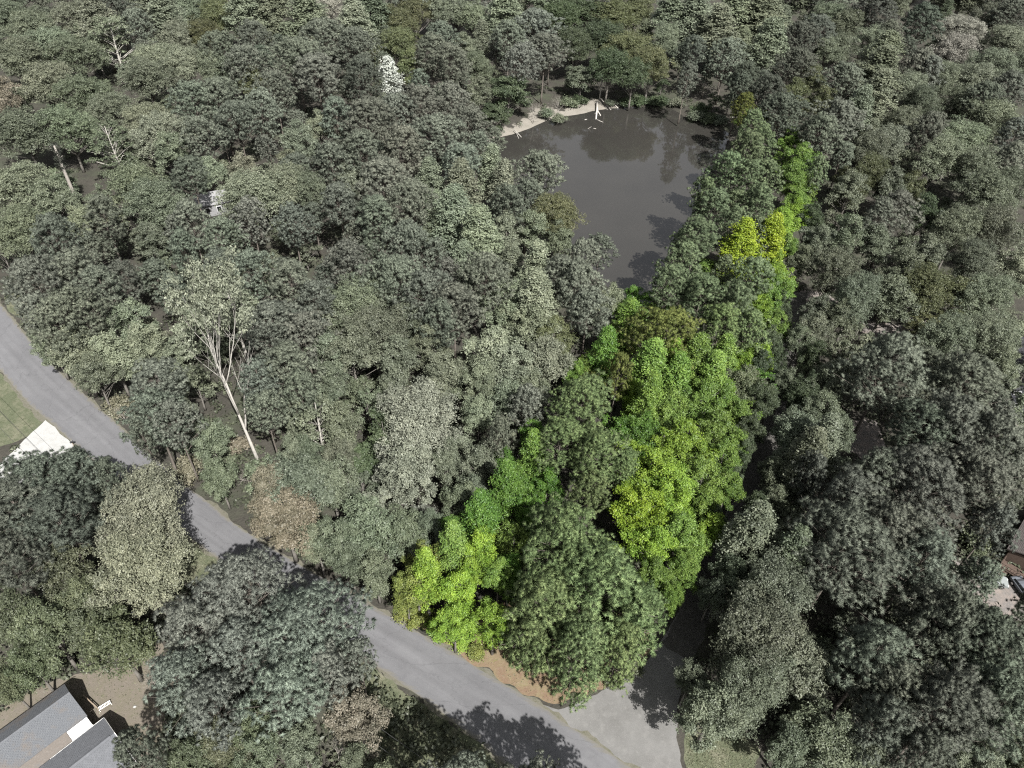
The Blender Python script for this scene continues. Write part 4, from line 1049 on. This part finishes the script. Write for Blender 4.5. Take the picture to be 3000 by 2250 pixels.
def shingles(parent, m, a, e, u0, u1, seed, row=.19, tab=.34, skip=.0):
    """Shingle tabs laid in staggered courses on a slope from ridge (v, z)=a down to eave e, u0..u1 along it; one joined part."""
    r = np.random.RandomState(seed)
    L = math.hypot(e[0] - a[0], e[1] - a[1])
    dv, dz = (e[0] - a[0]) / L, (e[1] - a[1]) / L
    nrm = np.array([0, -dz, dv]) if dv > 0 else np.array([0, dz, -dv])
    if nrm[2] < 0: nrm = -nrm
    V = []
    s = .06
    k = 0
    while s < L - .05:
        x = u0 - (k % 2) * tab * .5
        while x < u1:
            w = tab * r.uniform(.92, .97)
            if r.rand() > skip:
                x0, x1 = max(u0, x), min(u1, x + w)
                if x1 - x0 > .05:
                    t0, t1 = .012, .03 + r.uniform(0, .016)
                    s1 = min(L, s + row + r.uniform(-.015, .02))
                    for (xx, ss, tt) in ((x0, s, t0), (x1, s, t0), (x1, s1, t1), (x0, s1, t1)):
                        V.append(np.array([xx, a[0] + dv * ss, a[1] + dz * ss]) + nrm * tt)
            x += tab
        s += row; k += 1
    me = np_mesh('shingles', np.array(V), 4, m)
    o = link('shingles', me, parent)
    o['kind'] = 'stuff'
    return o

# ------------------------------------------------------------------ the grey-roofed house and its garage
HB = np.array([-51.52, 37.62]); HRZ = math.atan2(-.77538, -.63150)
hs_ = thing('house', 'low house with needle-strewn grey shingle roof and white porch roof', 'house', (HB[0], HB[1], 0), HRZ)
def h_walls(V, Fc):
    prism(V, Fc, [(.35, -2.65), (15, -2.65), (15, 2.3), (.35, 2.3)], -.05, 2.78)
    b = len(V)                                            # gable triangle
    V += [np.array(p) for p in ((.36, -2.65, 2.78), (.36, 2.3, 2.78), (.36, 0, 4.98), (.56, -2.65, 2.78), (.56, 2.3, 2.78), (.56, 0, 4.98))]
    Fc += [(b, b + 1, b + 2), (b + 5, b + 4, b + 3), (b, b + 2, b + 5, b + 3), (b + 1, b + 4, b + 5, b + 2), (b, b + 3, b + 4, b + 1)]
mesh_part('wall', hs_, M['siding'], h_walls)
mesh_part('roof', hs_, M['roof_litter'], lambda V, Fc: (slab(V, Fc, [(0, -3.1, 2.85), (15.4, -3.1, 2.85), (15.4, 0, 5.2), (0, 0, 5.2)], .14),
                                                       slab(V, Fc, [(0, .004, 5.2), (15.4, .004, 5.2), (15.4, 2.75, 2.9), (0, 2.75, 2.9)], .14)))
shingles(hs_, M['roof_litter'], (.05, 5.2), (2.75, 2.9), 0, 13, 2)
shingles(hs_, M['roof_litter'], (-.05, 5.2), (-3.1, 2.85), 0, 13, 3)
mesh_part('ridge_cap', hs_, M['roof_grey'], lambda V, Fc: [slab(V, Fc, [(k * .33, -.17, 5.12), (k * .33 + .345, -.17, 5.12), (k * .33 + .345, 0, 5.245), (k * .33, 0, 5.245)], .02) or
                                                          slab(V, Fc, [(k * .33, .004, 5.245), (k * .33 + .345, .004, 5.245), (k * .33 + .345, .17, 5.12), (k * .33, .17, 5.12)], .02) for k in range(46)])
mesh_part('lower_roof', hs_, M['litter_roof'], lambda V, Fc: slab(V, Fc, [(2.58, 2.76, 2.88), (15.4, 2.76, 2.88), (15.4, 4.55, 2.42), (2.58, 4.05, 2.5)], .12))
mesh_part('porch_roof', hs_, M['white_metal'], lambda V, Fc: [slab(V, Fc, [(.12 + k * .405, 2.74, 2.72), (.12 + k * .405 + .395, 2.74, 2.72), (.12 + k * .405 + .395, 3.98, 2.5), (.12 + k * .405, 3.98, 2.5)], .06) for k in range(6)])
mesh_part('gutter', hs_, M['white_paint'], lambda V, Fc: box(V, Fc, (1.3, 4.05, 2.44), (2.5, .1, .1)))
for u_ in (.3, 2.35):
    mesh_part('post', hs_, M['white_paint'], lambda V, Fc: box(V, Fc, (u_, 3.85, 1.2), (.11, .11, 2.5)))
w_ = mesh_part('window', hs_, M['white_paint'], lambda V, Fc: [box(V, Fc, (.33, -.9 + dx, 1.6 + dz), (.08, sx, sz)) for dx, dz, sx, sz in ((0, .62, 1.1, .08), (0, -.62, 1.1, .08), (-.51, 0, .08, 1.16), (.51, 0, .08, 1.16))])
mesh_part('pane', w_, M['glass'], lambda V, Fc: box(V, Fc, (.335, -.9, 1.6), (.04, .94, 1.16)))

ga = thing('garage', 'garage with clean pale grey shingle gable roof beside the house', 'garage', (HB[0], HB[1], 0), HRZ)
mesh_part('wall', ga, M['siding'], lambda V, Fc: (prism(V, Fc, [(-.9, 4.85), (12, 4.85), (12, 11.8), (-.9, 11.8)], -.05, 2.78),
                                                  prism(V, Fc, [(-.88, 5.6), (-.6, 5.6), (-.6, 11.0), (-.88, 11.0)], 2.78, 3.1),
                                                  prism(V, Fc, [(-.88, 6.9), (-.6, 6.9), (-.6, 9.7), (-.88, 9.7)], 3.1, 3.9)))
mesh_part('roof', ga, M['roof_grey'], lambda V, Fc: (slab(V, Fc, [(-1.2, 4.48, 2.86), (12.4, 4.48, 2.86), (12.4, 8.3, 4.9), (-1.2, 8.3, 4.9)], .14),
                                                    slab(V, Fc, [(-1.2, 8.304, 4.9), (12.4, 8.304, 4.9), (12.4, 12.15, 2.86), (-1.2, 12.15, 2.86)], .14)))
shingles(ga, M['roof_grey'], (8.27, 4.9), (4.48, 2.86), -1.2, 11, 4)
shingles(ga, M['roof_grey'], (8.33, 4.9), (12.15, 2.86), -1.2, 11, 5)
mesh_part('ridge_vent', ga, M['roof_grey'], lambda V, Fc: (slab(V, Fc, [(-.7, 8.05, 4.86), (12, 8.05, 4.86), (12, 8.3, 5.0), (-.7, 8.3, 5.0)], .05),
                                                          slab(V, Fc, [(-.7, 8.304, 5.0), (12, 8.304, 5.0), (12, 8.55, 4.86), (-.7, 8.55, 4.86)], .05)))
mesh_part('gutter', ga, M['white_paint'], lambda V, Fc: box(V, Fc, (2.0, 4.42, 2.76), (6.4, .11, .12)))
mesh_part('rake_trim', ga, M['white_paint'], lambda V, Fc: (slab(V, Fc, [(-1.26, 4.48, 2.85), (-1.203, 4.48, 2.85), (-1.203, 8.3, 4.89), (-1.26, 8.3, 4.89)], .2),
                                                           slab(V, Fc, [(-1.26, 8.304, 4.89), (-1.203, 8.304, 4.89), (-1.203, 12.15, 2.85), (-1.26, 12.15, 2.85)], .2)))

# white slatted bench and the handrail beside the house
p0, p1 = at(289, 2077, .45), at(323, 2056, .45)
d = p1 - p0; L_ = float(np.linalg.norm(d[:2])) * 1.05; ang = math.atan2(d[1], d[0])
c_ = (p0 + p1) / 2
be = thing('garden_bench', 'white slatted garden bench on the bare yard by the house', 'bench', (c_[0], c_[1], 0), ang)
mesh_part('seat_rail', be, M['white_paint'], lambda V, Fc: [box(V, Fc, (0, s * .2, .46), (L_, .08, .05)) for s in (-1, 1)])
for k in range(9):
    mesh_part('slat', be, M['white_paint'], lambda V, Fc: box(V, Fc, (-L_ / 2 + .09 + k * (L_ - .18) / 8, 0, .45), (.05, .32, .03)))
for sx in (-1, 1):
    for sy in (-1, 1):
        mesh_part('leg', be, M['white_paint'], lambda V, Fc: box(V, Fc, (sx * (L_ / 2 - .05), sy * .2, .215), (.06, .06, .43)))
q0, q1 = at(244, 2036, .9), at(284, 2074, .9)
d = q1 - q0; L2_ = float(np.linalg.norm(d[:2])); ang = math.atan2(d[1], d[0]); c_ = (q0 + q1) / 2
hr = thing('handrail', 'thin weathered wooden rail running from the house to the bench', 'railing', (c_[0], c_[1], 0), ang)
mesh_part('rail', hr, M['wood'], lambda V, Fc: (box(V, Fc, (0, 0, .9), (L2_, .12, .06)), box(V, Fc, (0, 0, .5), (L2_, .05, .08))))
for k in range(3):
    mesh_part('post', hr, M['wood'], lambda V, Fc: box(V, Fc, (-L2_ / 2 + .1 + k * (L2_ - .2) / 2, 0, .43), (.09, .09, .87)))
p = at(411, 1822)
ub = thing('birdhouse', 'small white birdhouse on a post among the shrubs behind the house', 'birdhouse', (p[0], p[1], 0), .7)
mesh_part('box', ub, M['white_paint'], lambda V, Fc: box(V, Fc, (0, 0, 2.2), (.5, .45, .5)))
mesh_part('roof', ub, M['white_metal'], lambda V, Fc: (slab(V, Fc, [(-.38, -.34, 2.42), (.38, -.34, 2.42), (.38, 0, 2.7), (-.38, 0, 2.7)], .04), slab(V, Fc, [(-.38, .004, 2.7), (.38, .004, 2.7), (.38, .34, 2.42), (-.38, .34, 2.42)], .04)))
mesh_part('post', ub, M['wood'], lambda V, Fc: box(V, Fc, (0, 0, .95), (.1, .1, 2.0)))
p = at(395, 2071)
st_ = thing('stone', 'small pale stone lying on the bare yard near the garage', 'stone', (p[0], p[1], 0), .4)
def stone(V, Fc, R=.22, seed=1):
    r = np.random.RandomState(seed); b = len(V)
    for i in range(4):
        for k in range(8):
            t = 2 * math.pi * k / 8; z = [0, .09, .15, .17][i]; q = [1, .95, .65, .15][i] * r.uniform(.85, 1.1)
            V.append((R * q * math.cos(t), R * q * .75 * math.sin(t), z))
    for i in range(3):
        for k in range(8):
            Fc.append((b + i * 8 + k, b + i * 8 + (k + 1) % 8, b + (i + 1) * 8 + (k + 1) % 8, b + (i + 1) * 8 + k))
    Fc.append(tuple(b + 24 + k for k in range(8)))
mesh_part('block', st_, M['concrete'], stone)

# mailbox by the concrete apron
p = at(217, 1308)
mb = thing('mailbox', 'black mailbox on a post at the end of the white apron', 'mailbox', (p[0], p[1], 0), math.radians(48))
def mbox(V, Fc):
    n = 9; b = len(V)
    for x in (-.27, .27):
        for k in range(n):
            t = math.pi * k / (n - 1)
            V.append((x, .13 * math.cos(t), 1.2 + .13 * math.sin(t)))
        V.append((x, -.13, 1.02)); V.append((x, .13, 1.02))
    m_ = n + 2
    for k in range(m_):
        Fc.append((b + k, b + (k + 1) % m_, b + m_ + (k + 1) % m_, b + m_ + k))
    Fc.append(tuple(b + k for k in range(m_))); Fc.append(tuple(b + m_ + k for k in range(m_))[::-1])
mesh_part('box', mb, M['black'], mbox)
mesh_part('post', mb, M['wood'], lambda V, Fc: box(V, Fc, (0, 0, .5), (.1, .1, 1.03)))
mesh_part('flag', mb, M['white_paint'], lambda V, Fc: box(V, Fc, (.05, .145, 1.27), (.04, .015, .18)))

# ------------------------------------------------------------------ utility poles and the two wires along the road
def pole_at(px, py, label, rz):
    p = at(px, py)
    o = thing('utility_pole', label, 'pole', (p[0], p[1], 0), rz, None)
    mesh_part('shaft', o, M['pole'], lambda V, Fc: tube(V, Fc, [(0, 0, -.1), (0, 0, 5), (0, 0, 9.6)], [.17, .15, .11], 8))
    mesh_part('crossarm', o, M['pole'], lambda V, Fc: box(V, Fc, (0, .14, 9.0), (2.0, .1, .12)))
    for s in (-.85, .85):
        mesh_part('insulator', o, M['lamp'], lambda V, Fc: tube(V, Fc, [(s, .14, 9.05), (s, .14, 9.22)], [.05, .035], 6))
    return o
WA, WB_, WC = (-140, 1120), (455, 1735), (1350, 2410)
P1 = pole_at(*WA, 'wooden utility pole beside the lawn at the road bend', math.radians(40))
P2 = pole_at(*WB_, 'wooden utility pole half hidden among the roadside crowns', math.radians(40))
P3 = pole_at(*WC, 'wooden utility pole on the shaded verge below the road', math.radians(40))
for s, lab in ((-.85, 'overhead wire strung along the road, the one nearer the road'), (.85, 'overhead wire strung along the road, the one farther from the road')):
    V, Fc = [], []
    pts = []
    ends = [np.array([o.location.x + s * math.cos(.7), o.location.y + s * math.sin(.7), 9.22]) for o in (P1, P2, P3)]
    for a, b_ in ((ends[0], ends[1]), (ends[1], ends[2])):
        for k in range(10):
            t = k / 10
            pts.append(a * (1 - t) + b_ * t - np.array([0, 0, 3.2 * t * (1 - t)]))
    pts.append(ends[2])
    tube(V, Fc, pts, [.022] * len(pts), 4)
    o = thing('overhead_wire', lab, 'wire', tuple(pts[0]), 0, 'overhead wires along the road', new_mesh('overhead_wire', [v - pts[0] for v in V], Fc, [M['wire']]))

# ------------------------------------------------------------------ snag, dead logs and driftwood
p = at(240, 628)
sn = thing('dead_tree', 'broken dead trunk with a dark ivy top standing above the woods', 'tree', (p[0], p[1], 0), 0)
tk = mesh_part('trunk', sn, M['bark'], lambda V, Fc: (tube(V, Fc, [(0, 0, -.1), (.1, 0, 6), (-.1, .1, 12), (.05, 0, 17.5)], [.5, .42, .34, .2], 8),
                                                     tube(V, Fc, [(0, 0, 14), (.9, -.4, 15), (1.5, -.5, 15.4)], [.12, .08, .03], 5),
                                                     tube(V, Fc, [(0, 0, 15.2), (-1.0, .3, 16.2), (-1.4, .3, 17.2)], [.12, .08, .03], 5)), True)
tk.color = (.27, .25, .225, 1)
r_ = np.random.RandomState(4)
lob = [(np.array([r_.randn() * .35, r_.randn() * .35, 12.2 + 5.4 * k / 9]), np.array([.75, .75, .6])) for k in range(10)]
Q_, T_ = lobed_crown(r_, lob, 16, 7, .28)
iv = link('crown', np_mesh('ivy_crown', Q_, 4, M['leaf'], T_), sn)
iv.color = (.038, .042, .032, 1)

def log_thing(name, label, cat, pts, radii, m, forks=()):
    W0 = np.asarray(pts[0])
    o = thing(name, label, cat, tuple(W0), 0)
    mesh_part('trunk', o, m, lambda V, Fc: tube(V, Fc, [np.asarray(q) - W0 for q in pts], radii, 8), True)
    for fp, fr in forks:
        mesh_part('branch', o, m, lambda V, Fc: tube(V, Fc, [np.asarray(q) - W0 for q in fp], fr, 6), True)
    return o
log_thing('fallen_log', 'thick bleached forked log lying from the bank into the pond', 'log',
          [at(1749, 300, .35), at(1749, 322, -.05), at(1747, 337, -.4), at(1746, 350, -.75)], [.38, .34, .27, .2], M['dead_wood'],
          [([at(1749, 321, -.05), at(1754, 330, -.35), at(1760, 339, -.7)], [.24, .2, .13]), ([at(1748, 325, -.2), at(1743, 334, -.6)], [.18, .1]),
           ([at(1746, 349, -.68), at(1757, 354, -.7), at(1767, 358, -.72)], [.12, .1, .05])])
log_thing('fallen_log', 'slim grey fallen trunk sloping from bank to water right of the forked log', 'log',
          [at(1759, 289, .3), at(1774, 304, -.1), at(1790, 322, -.7)], [.2, .17, .1], M['grey_wood'], [([at(1770, 300, -.1), at(1779, 322, -.72)], [.12, .07])])
log_thing('fallen_log', 'short pale log stub at the right end of the bare bank', 'log', [at(1800, 307, -.2), at(1811, 317, -.72)], [.18, .13], M['dead_wood'])
log_thing('fallen_log', "pair of thin pale poles leaning into the pond's left corner", 'log', [at(1506, 380, .2), at(1528, 402, -.72)], [.12, .07], M['dead_wood'],
          [([at(1511, 385, .1), at(1520, 406, -.72)], [.08, .05])])
log_thing('driftwood', 'bit of pale driftwood floating nearest the forked log', 'driftwood', [at(1713, 351, -.7), at(1720, 349, -.66)], [.12, .07], M['dead_wood'])
log_thing('driftwood', 'pale driftwood stick floating farthest out from the bank', 'driftwood', [at(1738, 376, -.7), at(1746, 377, -.66)], [.11, .06], M['dead_wood'])
log_thing('driftwood', 'dark driftwood branch poking out of the open pond', 'driftwood', [at(1722, 378, -.8), at(1727, 374, -.5), at(1733, 371, .1)], [.1, .07, .03], M['grey_wood'])

# ------------------------------------------------------------------ the skylit house, the brown-roofed house, the cottage
e0, e1 = at(2958, 1205, 3.0), at(2976, 1000, 3.0)
d = e1 - e0; ang = math.atan2(d[1], d[0])
L_ = float(np.linalg.norm(d[:2])) + 3.0
hk = thing('house', 'dark-roofed house with two pale-framed skylights behind the pines', 'house', (e0[0], e0[1], 0), ang)
sl_ = .45
mesh_part('wall', hk, M['siding'], lambda V, Fc: prism(V, Fc, [(-1.6, -9.6), (L_ - .4, -9.6), (L_ - .4, -.4), (-1.6, -.4)], -.05, 2.9))
mesh_part('roof', hk, M['dark_roof'], lambda V, Fc: (slab(V, Fc, [(-2, 0, 3.0), (L_, 0, 3.0), (L_, -5, 3 + 5 * sl_), (-2, -5, 3 + 5 * sl_)], .16),
                                                    slab(V, Fc, [(-2, -5.004, 3 + 5 * sl_), (L_, -5.004, 3 + 5 * sl_), (L_, -10, 3.0), (-2, -10, 3.0)], .16)))
shingles(hk, M['dark_roof'], (-5.0, 3 + 5 * sl_), (0, 3.0), -2, L_, 7, .24, .42)
ca, sa = math.cos(ang), math.sin(ang)
for (qx, qy) in ((2981, 1153), (2975, 1188)):
    z = 3.6
    for _ in range(6):
        w_ = at(qx, qy, z); rel = w_ - e0
        v_ = -sa * rel[0] + ca * rel[1]; u_ = ca * rel[0] + sa * rel[1]
        z = 3 - v_ * sl_
    R_ = np.array([[1, 0, 0], [0, math.cos(math.atan(sl_)), math.sin(math.atan(sl_))], [0, -math.sin(math.atan(sl_)), math.cos(math.atan(sl_))]])
    skl = mesh_part('skylight', hk, M['white_metal'], lambda V, Fc: [box(V, Fc, np.array([u_, v_, z]) + R_ @ np.array([a, b_, .1]), (sx, sy, .14), R_) for a, b_, sx, sy in
                                                                     ((0, .56, 1.05, .09), (0, -.56, 1.05, .09), (-.48, 0, .09, 1.03), (.48, 0, .09, 1.03), (0, 0, .87, .06))])
    mesh_part('pane', skl, M['glass'], lambda V, Fc: box(V, Fc, np.array([u_, v_, z]) + R_ @ np.array([0, 0, .08]), (.86, 1.02, .06), R_))

k0, k1 = at(2951, 1607, 3.0), at(3003, 1519, 3.4)
d = k1 - k0; ang = math.atan2(d[1], d[0]); L_ = float(np.linalg.norm(d[:2]))
hb2 = thing('house', 'brown-roofed house with cedar porch steps behind the parked car', 'house', (k0[0], k0[1], 0), ang)
mesh_part('wall', hb2, M['cedar'], lambda V, Fc: prism(V, Fc, [(.4, -9.4), (L_ + 5, -9.4), (L_ + 5, -.5), (.4, -.5)], -.05, 2.85))
mesh_part('roof', hb2, M['brown_roof'], lambda V, Fc: (slab(V, Fc, [(0, 0, 3.0), (L_ + 6, 0, 3.0), (L_ + 6, -5, 4.8), (0, -5, 4.8)], .16),
                                                      slab(V, Fc, [(0, -5.004, 4.8), (L_ + 6, -5.004, 4.8), (L_ + 6, -10, 3.0), (0, -10, 3.0)], .16)))
shingles(hb2, M['brown_roof'], (-5, 4.8), (0, 3.0), 0, L_ + 6, 9, .22, .36)
shingles(hb2, M['brown_roof'], (-5.01, 4.8), (-10, 3.0), 0, L_ + 6, 10, .22, .36)
dk = mesh_part('porch_deck', hb2, M['cedar'], lambda V, Fc: box(V, Fc, (-1.1, -3.2, .75), (1.9, 5.4, .12)))
mesh_part('rail', dk, M['cedar'], lambda V, Fc: (box(V, Fc, (-2.0, -3.2, 1.72), (.1, 5.4, .09)), box(V, Fc, (-1.1, -.55, 1.72), (1.8, .1, .09)), [box(V, Fc, (-2.0, -.6 - k * .44, 1.25), (.06, .06, .9)) for k in range(13)]))
for k in range(4):
    mesh_part('step', hb2, M['cedar'], lambda V, Fc: box(V, Fc, (-2.3 - .32 * k, -1.2, .62 - .17 * k), (.3, 1.3, .06)))

p = at(640, 612, 0)
M['cottage_roof'] = mat('pale_grey_roof', (.22, .22, .225), .7, .3, [(2, (.17, .17, .17), .5, .7, 4)])
ct = thing('cottage', 'white cottage glimpsed between the crowns in the left woods', 'house', (p[0], p[1], 0), .5)
mesh_part('wall', ct, M['cottage_roof'], lambda V, Fc: prism(V, Fc, [(-4.5, -3), (4.5, -3), (4.5, 3), (-4.5, 3)], -.05, 3.2))
mesh_part('roof', ct, M['cottage_roof'], lambda V, Fc: (slab(V, Fc, [(-4.9, -3.4, 3.15), (4.9, -3.4, 3.15), (4.9, 0, 4.9), (-4.9, 0, 4.9)], .14), slab(V, Fc, [(-4.9, .004, 4.9), (4.9, .004, 4.9), (4.9, 3.4, 3.15), (-4.9, 3.4, 3.15)], .14)))
for k in (-2.6, 0, 2.6):
    f_ = mesh_part('window', ct, M['white_metal'], lambda V, Fc: [box(V, Fc, (k + dx, -3.04, 1.7 + dz), (sx, .08, sz)) for dx, dz, sx, sz in ((0, .62, 1.1, .08), (0, -.62, 1.1, .08), (-.51, 0, .08, 1.16), (.51, 0, .08, 1.16))])
    mesh_part('pane', f_, M['glass'], lambda V, Fc: box(V, Fc, (k, -3.03, 1.7), (.94, .05, 1.16)))

# ------------------------------------------------------------------ parked cars
def car(label, pa, pb, paint, kind='suv'):
    a, b_ = at(*pa, .0), at(*pb, .0)
    d = b_ - a; c = (a + b_) / 2
    o = thing('parked_car', label, 'car', (c[0], c[1], 0), math.atan2(d[1], d[0]))
    if kind == 'suv':
        lo = [(-2.3, .45), (-2.34, .95), (-2.2, 1.08), (-1.0, 1.1), (.9, 1.08), (2.05, .95), (2.3, .8), (2.32, .42)]
        top = [(-2.12, 1.09), (-1.85, 1.62), (-1.2, 1.74), (.1, 1.72), (.55, 1.58), (1.05, 1.09)]
    else:
        lo = [(-2.2, .4), (-2.25, .85), (-2.0, .98), (-1.0, .98), (1.0, .94), (2.0, .8), (2.2, .65), (2.22, .38)]
        top = [(-1.65, .97), (-1.1, 1.34), (-.6, 1.42), (.2, 1.4), (.5, 1.3), (1.15, .93)]
    def hull(V, Fc, prof, ws, base=None):
        n = len(prof); b0 = len(V)
        for sgn in (-1, 1):
            for i, (x, z) in enumerate(prof):
                V.append((x, sgn * ws[i], z))
        for i in range(n - 1):
            Fc.append((b0 + i, b0 + i + 1, b0 + n + i + 1, b0 + n + i))
        Fc.append((b0 + n - 1, b0, b0 + n, b0 + 2 * n - 1))
        Fc.append(tuple(b0 + i for i in range(n))[::-1]); Fc.append(tuple(b0 + n + i for i in range(n)))
    bd = mesh_part('body', o, paint, lambda V, Fc: hull(V, Fc, lo, [.82, .88, .9, .92, .92, .88, .8, .78]))
    mesh_part('cabin', o, paint, lambda V, Fc: hull(V, Fc, top, [.84, .68, .64, .64, .68, .84]))
    zt, zb = (1.6, 1.14) if kind == 'suv' else (1.32, 1.0)
    for s in (-1, 1):
        for x0, x1 in ((-1.7, -.72), (-.62, .28)):
            mesh_part('side_window', o, M['glass'], lambda V, Fc: (V.extend([(x0 - .05, s * .838, zb), (x1 + .12, s * .838, zb), (x1, s * .70, zt), (x0 + .08, s * .70, zt)]), Fc.append((0, 1, 2, 3))))
    wx = (.62, 1.03) if kind == 'suv' else (.55, 1.12)
    mesh_part('windscreen', o, M['glass'], lambda V, Fc: (V.extend([(wx[1] + .02, -.76, zb), (wx[1] + .02, .76, zb), (wx[0] + .03, .62, zt - .03), (wx[0] + .03, -.62, zt - .03)]), Fc.append((0, 1, 2, 3))))
    for x in (-1.4, 1.42):
        for s in (-1, 1):
            wl = mesh_part('wheel', o, M['rubber'], lambda V, Fc: tube(V, Fc, [(x, s * .72, .35), (x, s * .93, .35)], [.35, .35], 16))
            mesh_part('rim', wl, M['chrome'], lambda V, Fc: tube(V, Fc, [(x, s * .925, .35), (x, s * .945, .35)], [.22, .2], 12))
    for s in (-1, 1):
        mesh_part('headlight', o, M['lamp'], lambda V, Fc: box(V, Fc, (2.2, s * .62, .78), (.2, .3, .14)))
        mesh_part('mirror', o, paint, lambda V, Fc: box(V, Fc, (.75, s * 1.0, zb + .05), (.12, .2, .14)))
    mesh_part('bumper', o, M['black'], lambda V, Fc: (box(V, Fc, (2.3, 0, .48), (.14, 1.5, .2)), box(V, Fc, (-2.32, 0, .5), (.14, 1.55, .2))))
    return o
car('silver estate car parked under the pines by the brown-roofed house', (2856, 1690), (2940, 1715), M['silver'])
car('pale blue-grey car mostly hidden in shade beside the silver car', (2978, 1712), (3012, 1758), M['pale_blue'], 'saloon')

# ------------------------------------------------------------------ grass and undergrowth that nobody could count
r_ = np.random.RandomState(77)
Vt = []
for poly, n in ((LAWN_W, 9000), (LAWN_E, 5000), (VERGE, 3500), (VERGE2, 6000), (VERGE3, 2500), (YARD, 2500), (CORNER, 1800)):
    P_ = np.array(poly); lo_, hi_ = P_.min(0), P_.max(0)
    C_ = lo_ + r_.rand(n, 2) * (hi_ - lo_)
    ok = (poly_dist(C_[:, 0], C_[:, 1], poly) < -.1) & (poly_dist(C_[:, 0], C_[:, 1], ROAD) > .3) & (poly_dist(C_[:, 0], C_[:, 1], DRIVE) > .2) & (poly_dist(C_[:, 0], C_[:, 1], APRON) > .1)
    C_ = C_[ok]
    a_ = r_.uniform(0, 6.28, len(C_)); w_ = r_.uniform(.05, .12, len(C_)); hh = r_.uniform(.04, .16, len(C_))
    t_ = np.stack([np.cos(a_), np.sin(a_)], 1) * w_[:, None]
    base = np.zeros((len(C_), 1)) + .004
    Vt.append(np.stack([np.hstack([C_ - t_, base]), np.hstack([C_ + t_, base]), np.hstack([C_ + r_.randn(len(C_), 2) * .08, hh[:, None]])], 1).reshape(-1, 3))
Vt = np.concatenate(Vt)
gr = setting('grass', np_mesh('grass', Vt, 3, M['leaf'], r_.rand(len(Vt) // 3)), 'stuff')
gr.color = (.13, .135, .085, 1)

Cs, Ns, Ts = [], [], []
n_c = 0
BIG = [(c, np.array(c).min(0), np.array(c).max(0)) for c in (ROAD, DRIVE, POND)]
for k in range(6500):
    px_, py_ = r_.uniform(-60, 3060), r_.uniform(60, 2300)
    q = at(px_, py_)
    if q[1] > 330 or any(in_poly(q[0], q[1], c) for c in CLEAR + [LAWN_W, YARD, LAWN_E, VERGE, PALE, PALE2, PALE3, CORNER]):
        continue
    if any(in_poly(q[0] + dx, q[1] + dy, c) for c in (ROAD, DRIVE, POND) for dx, dy in ((1.5, 0), (-1.5, 0), (0, 1.5), (0, -1.5))):
        continue
    n_c += 1
    m_ = 26
    R_ = r_.uniform(.8, 1.9)
    dd = rdir(m_, r_); dd[:, 2] = np.abs(dd[:, 2])
    Cs.append(np.array([q[0], q[1], .1]) + dd * np.array([R_, R_, R_ * .8]) * r_.uniform(.5, 1, (m_, 1)))
    nn = dd + r_.randn(m_, 3) * .5; Ns.append(nn / np.linalg.norm(nn, axis=1)[:, None])
    Ts.append(np.clip(r_.uniform(.2, .7) + r_.randn(m_) * .15, 0, 1))
C_, N_, T_ = np.concatenate(Cs), np.concatenate(Ns), np.concatenate(Ts)
ug = setting('undergrowth', np_mesh('undergrowth', leaf_quads(C_, N_, r_.uniform(.35, .7, len(C_)), r_.uniform(.25, .45, len(C_)), r_), 4, M['leaf'], T_), 'stuff')
ug.color = (.075, .085, .055, 1)
print('undergrowth clumps', n_c)
for px_, py_, R_ in ((1678, 2038, .55), (1732, 2030, .35)):
    p = at(px_, py_)
    o = plant(p[0], p[1], R_, R_ * .8, 'H', 'gg', px_, py_)
    o['label'] = 'green weed tuft on the orange corner, the ' + ('larger' if R_ > .4 else 'smaller') + ' of two'
    o.name = 'weed_tuft'; o['category'] = 'plant'
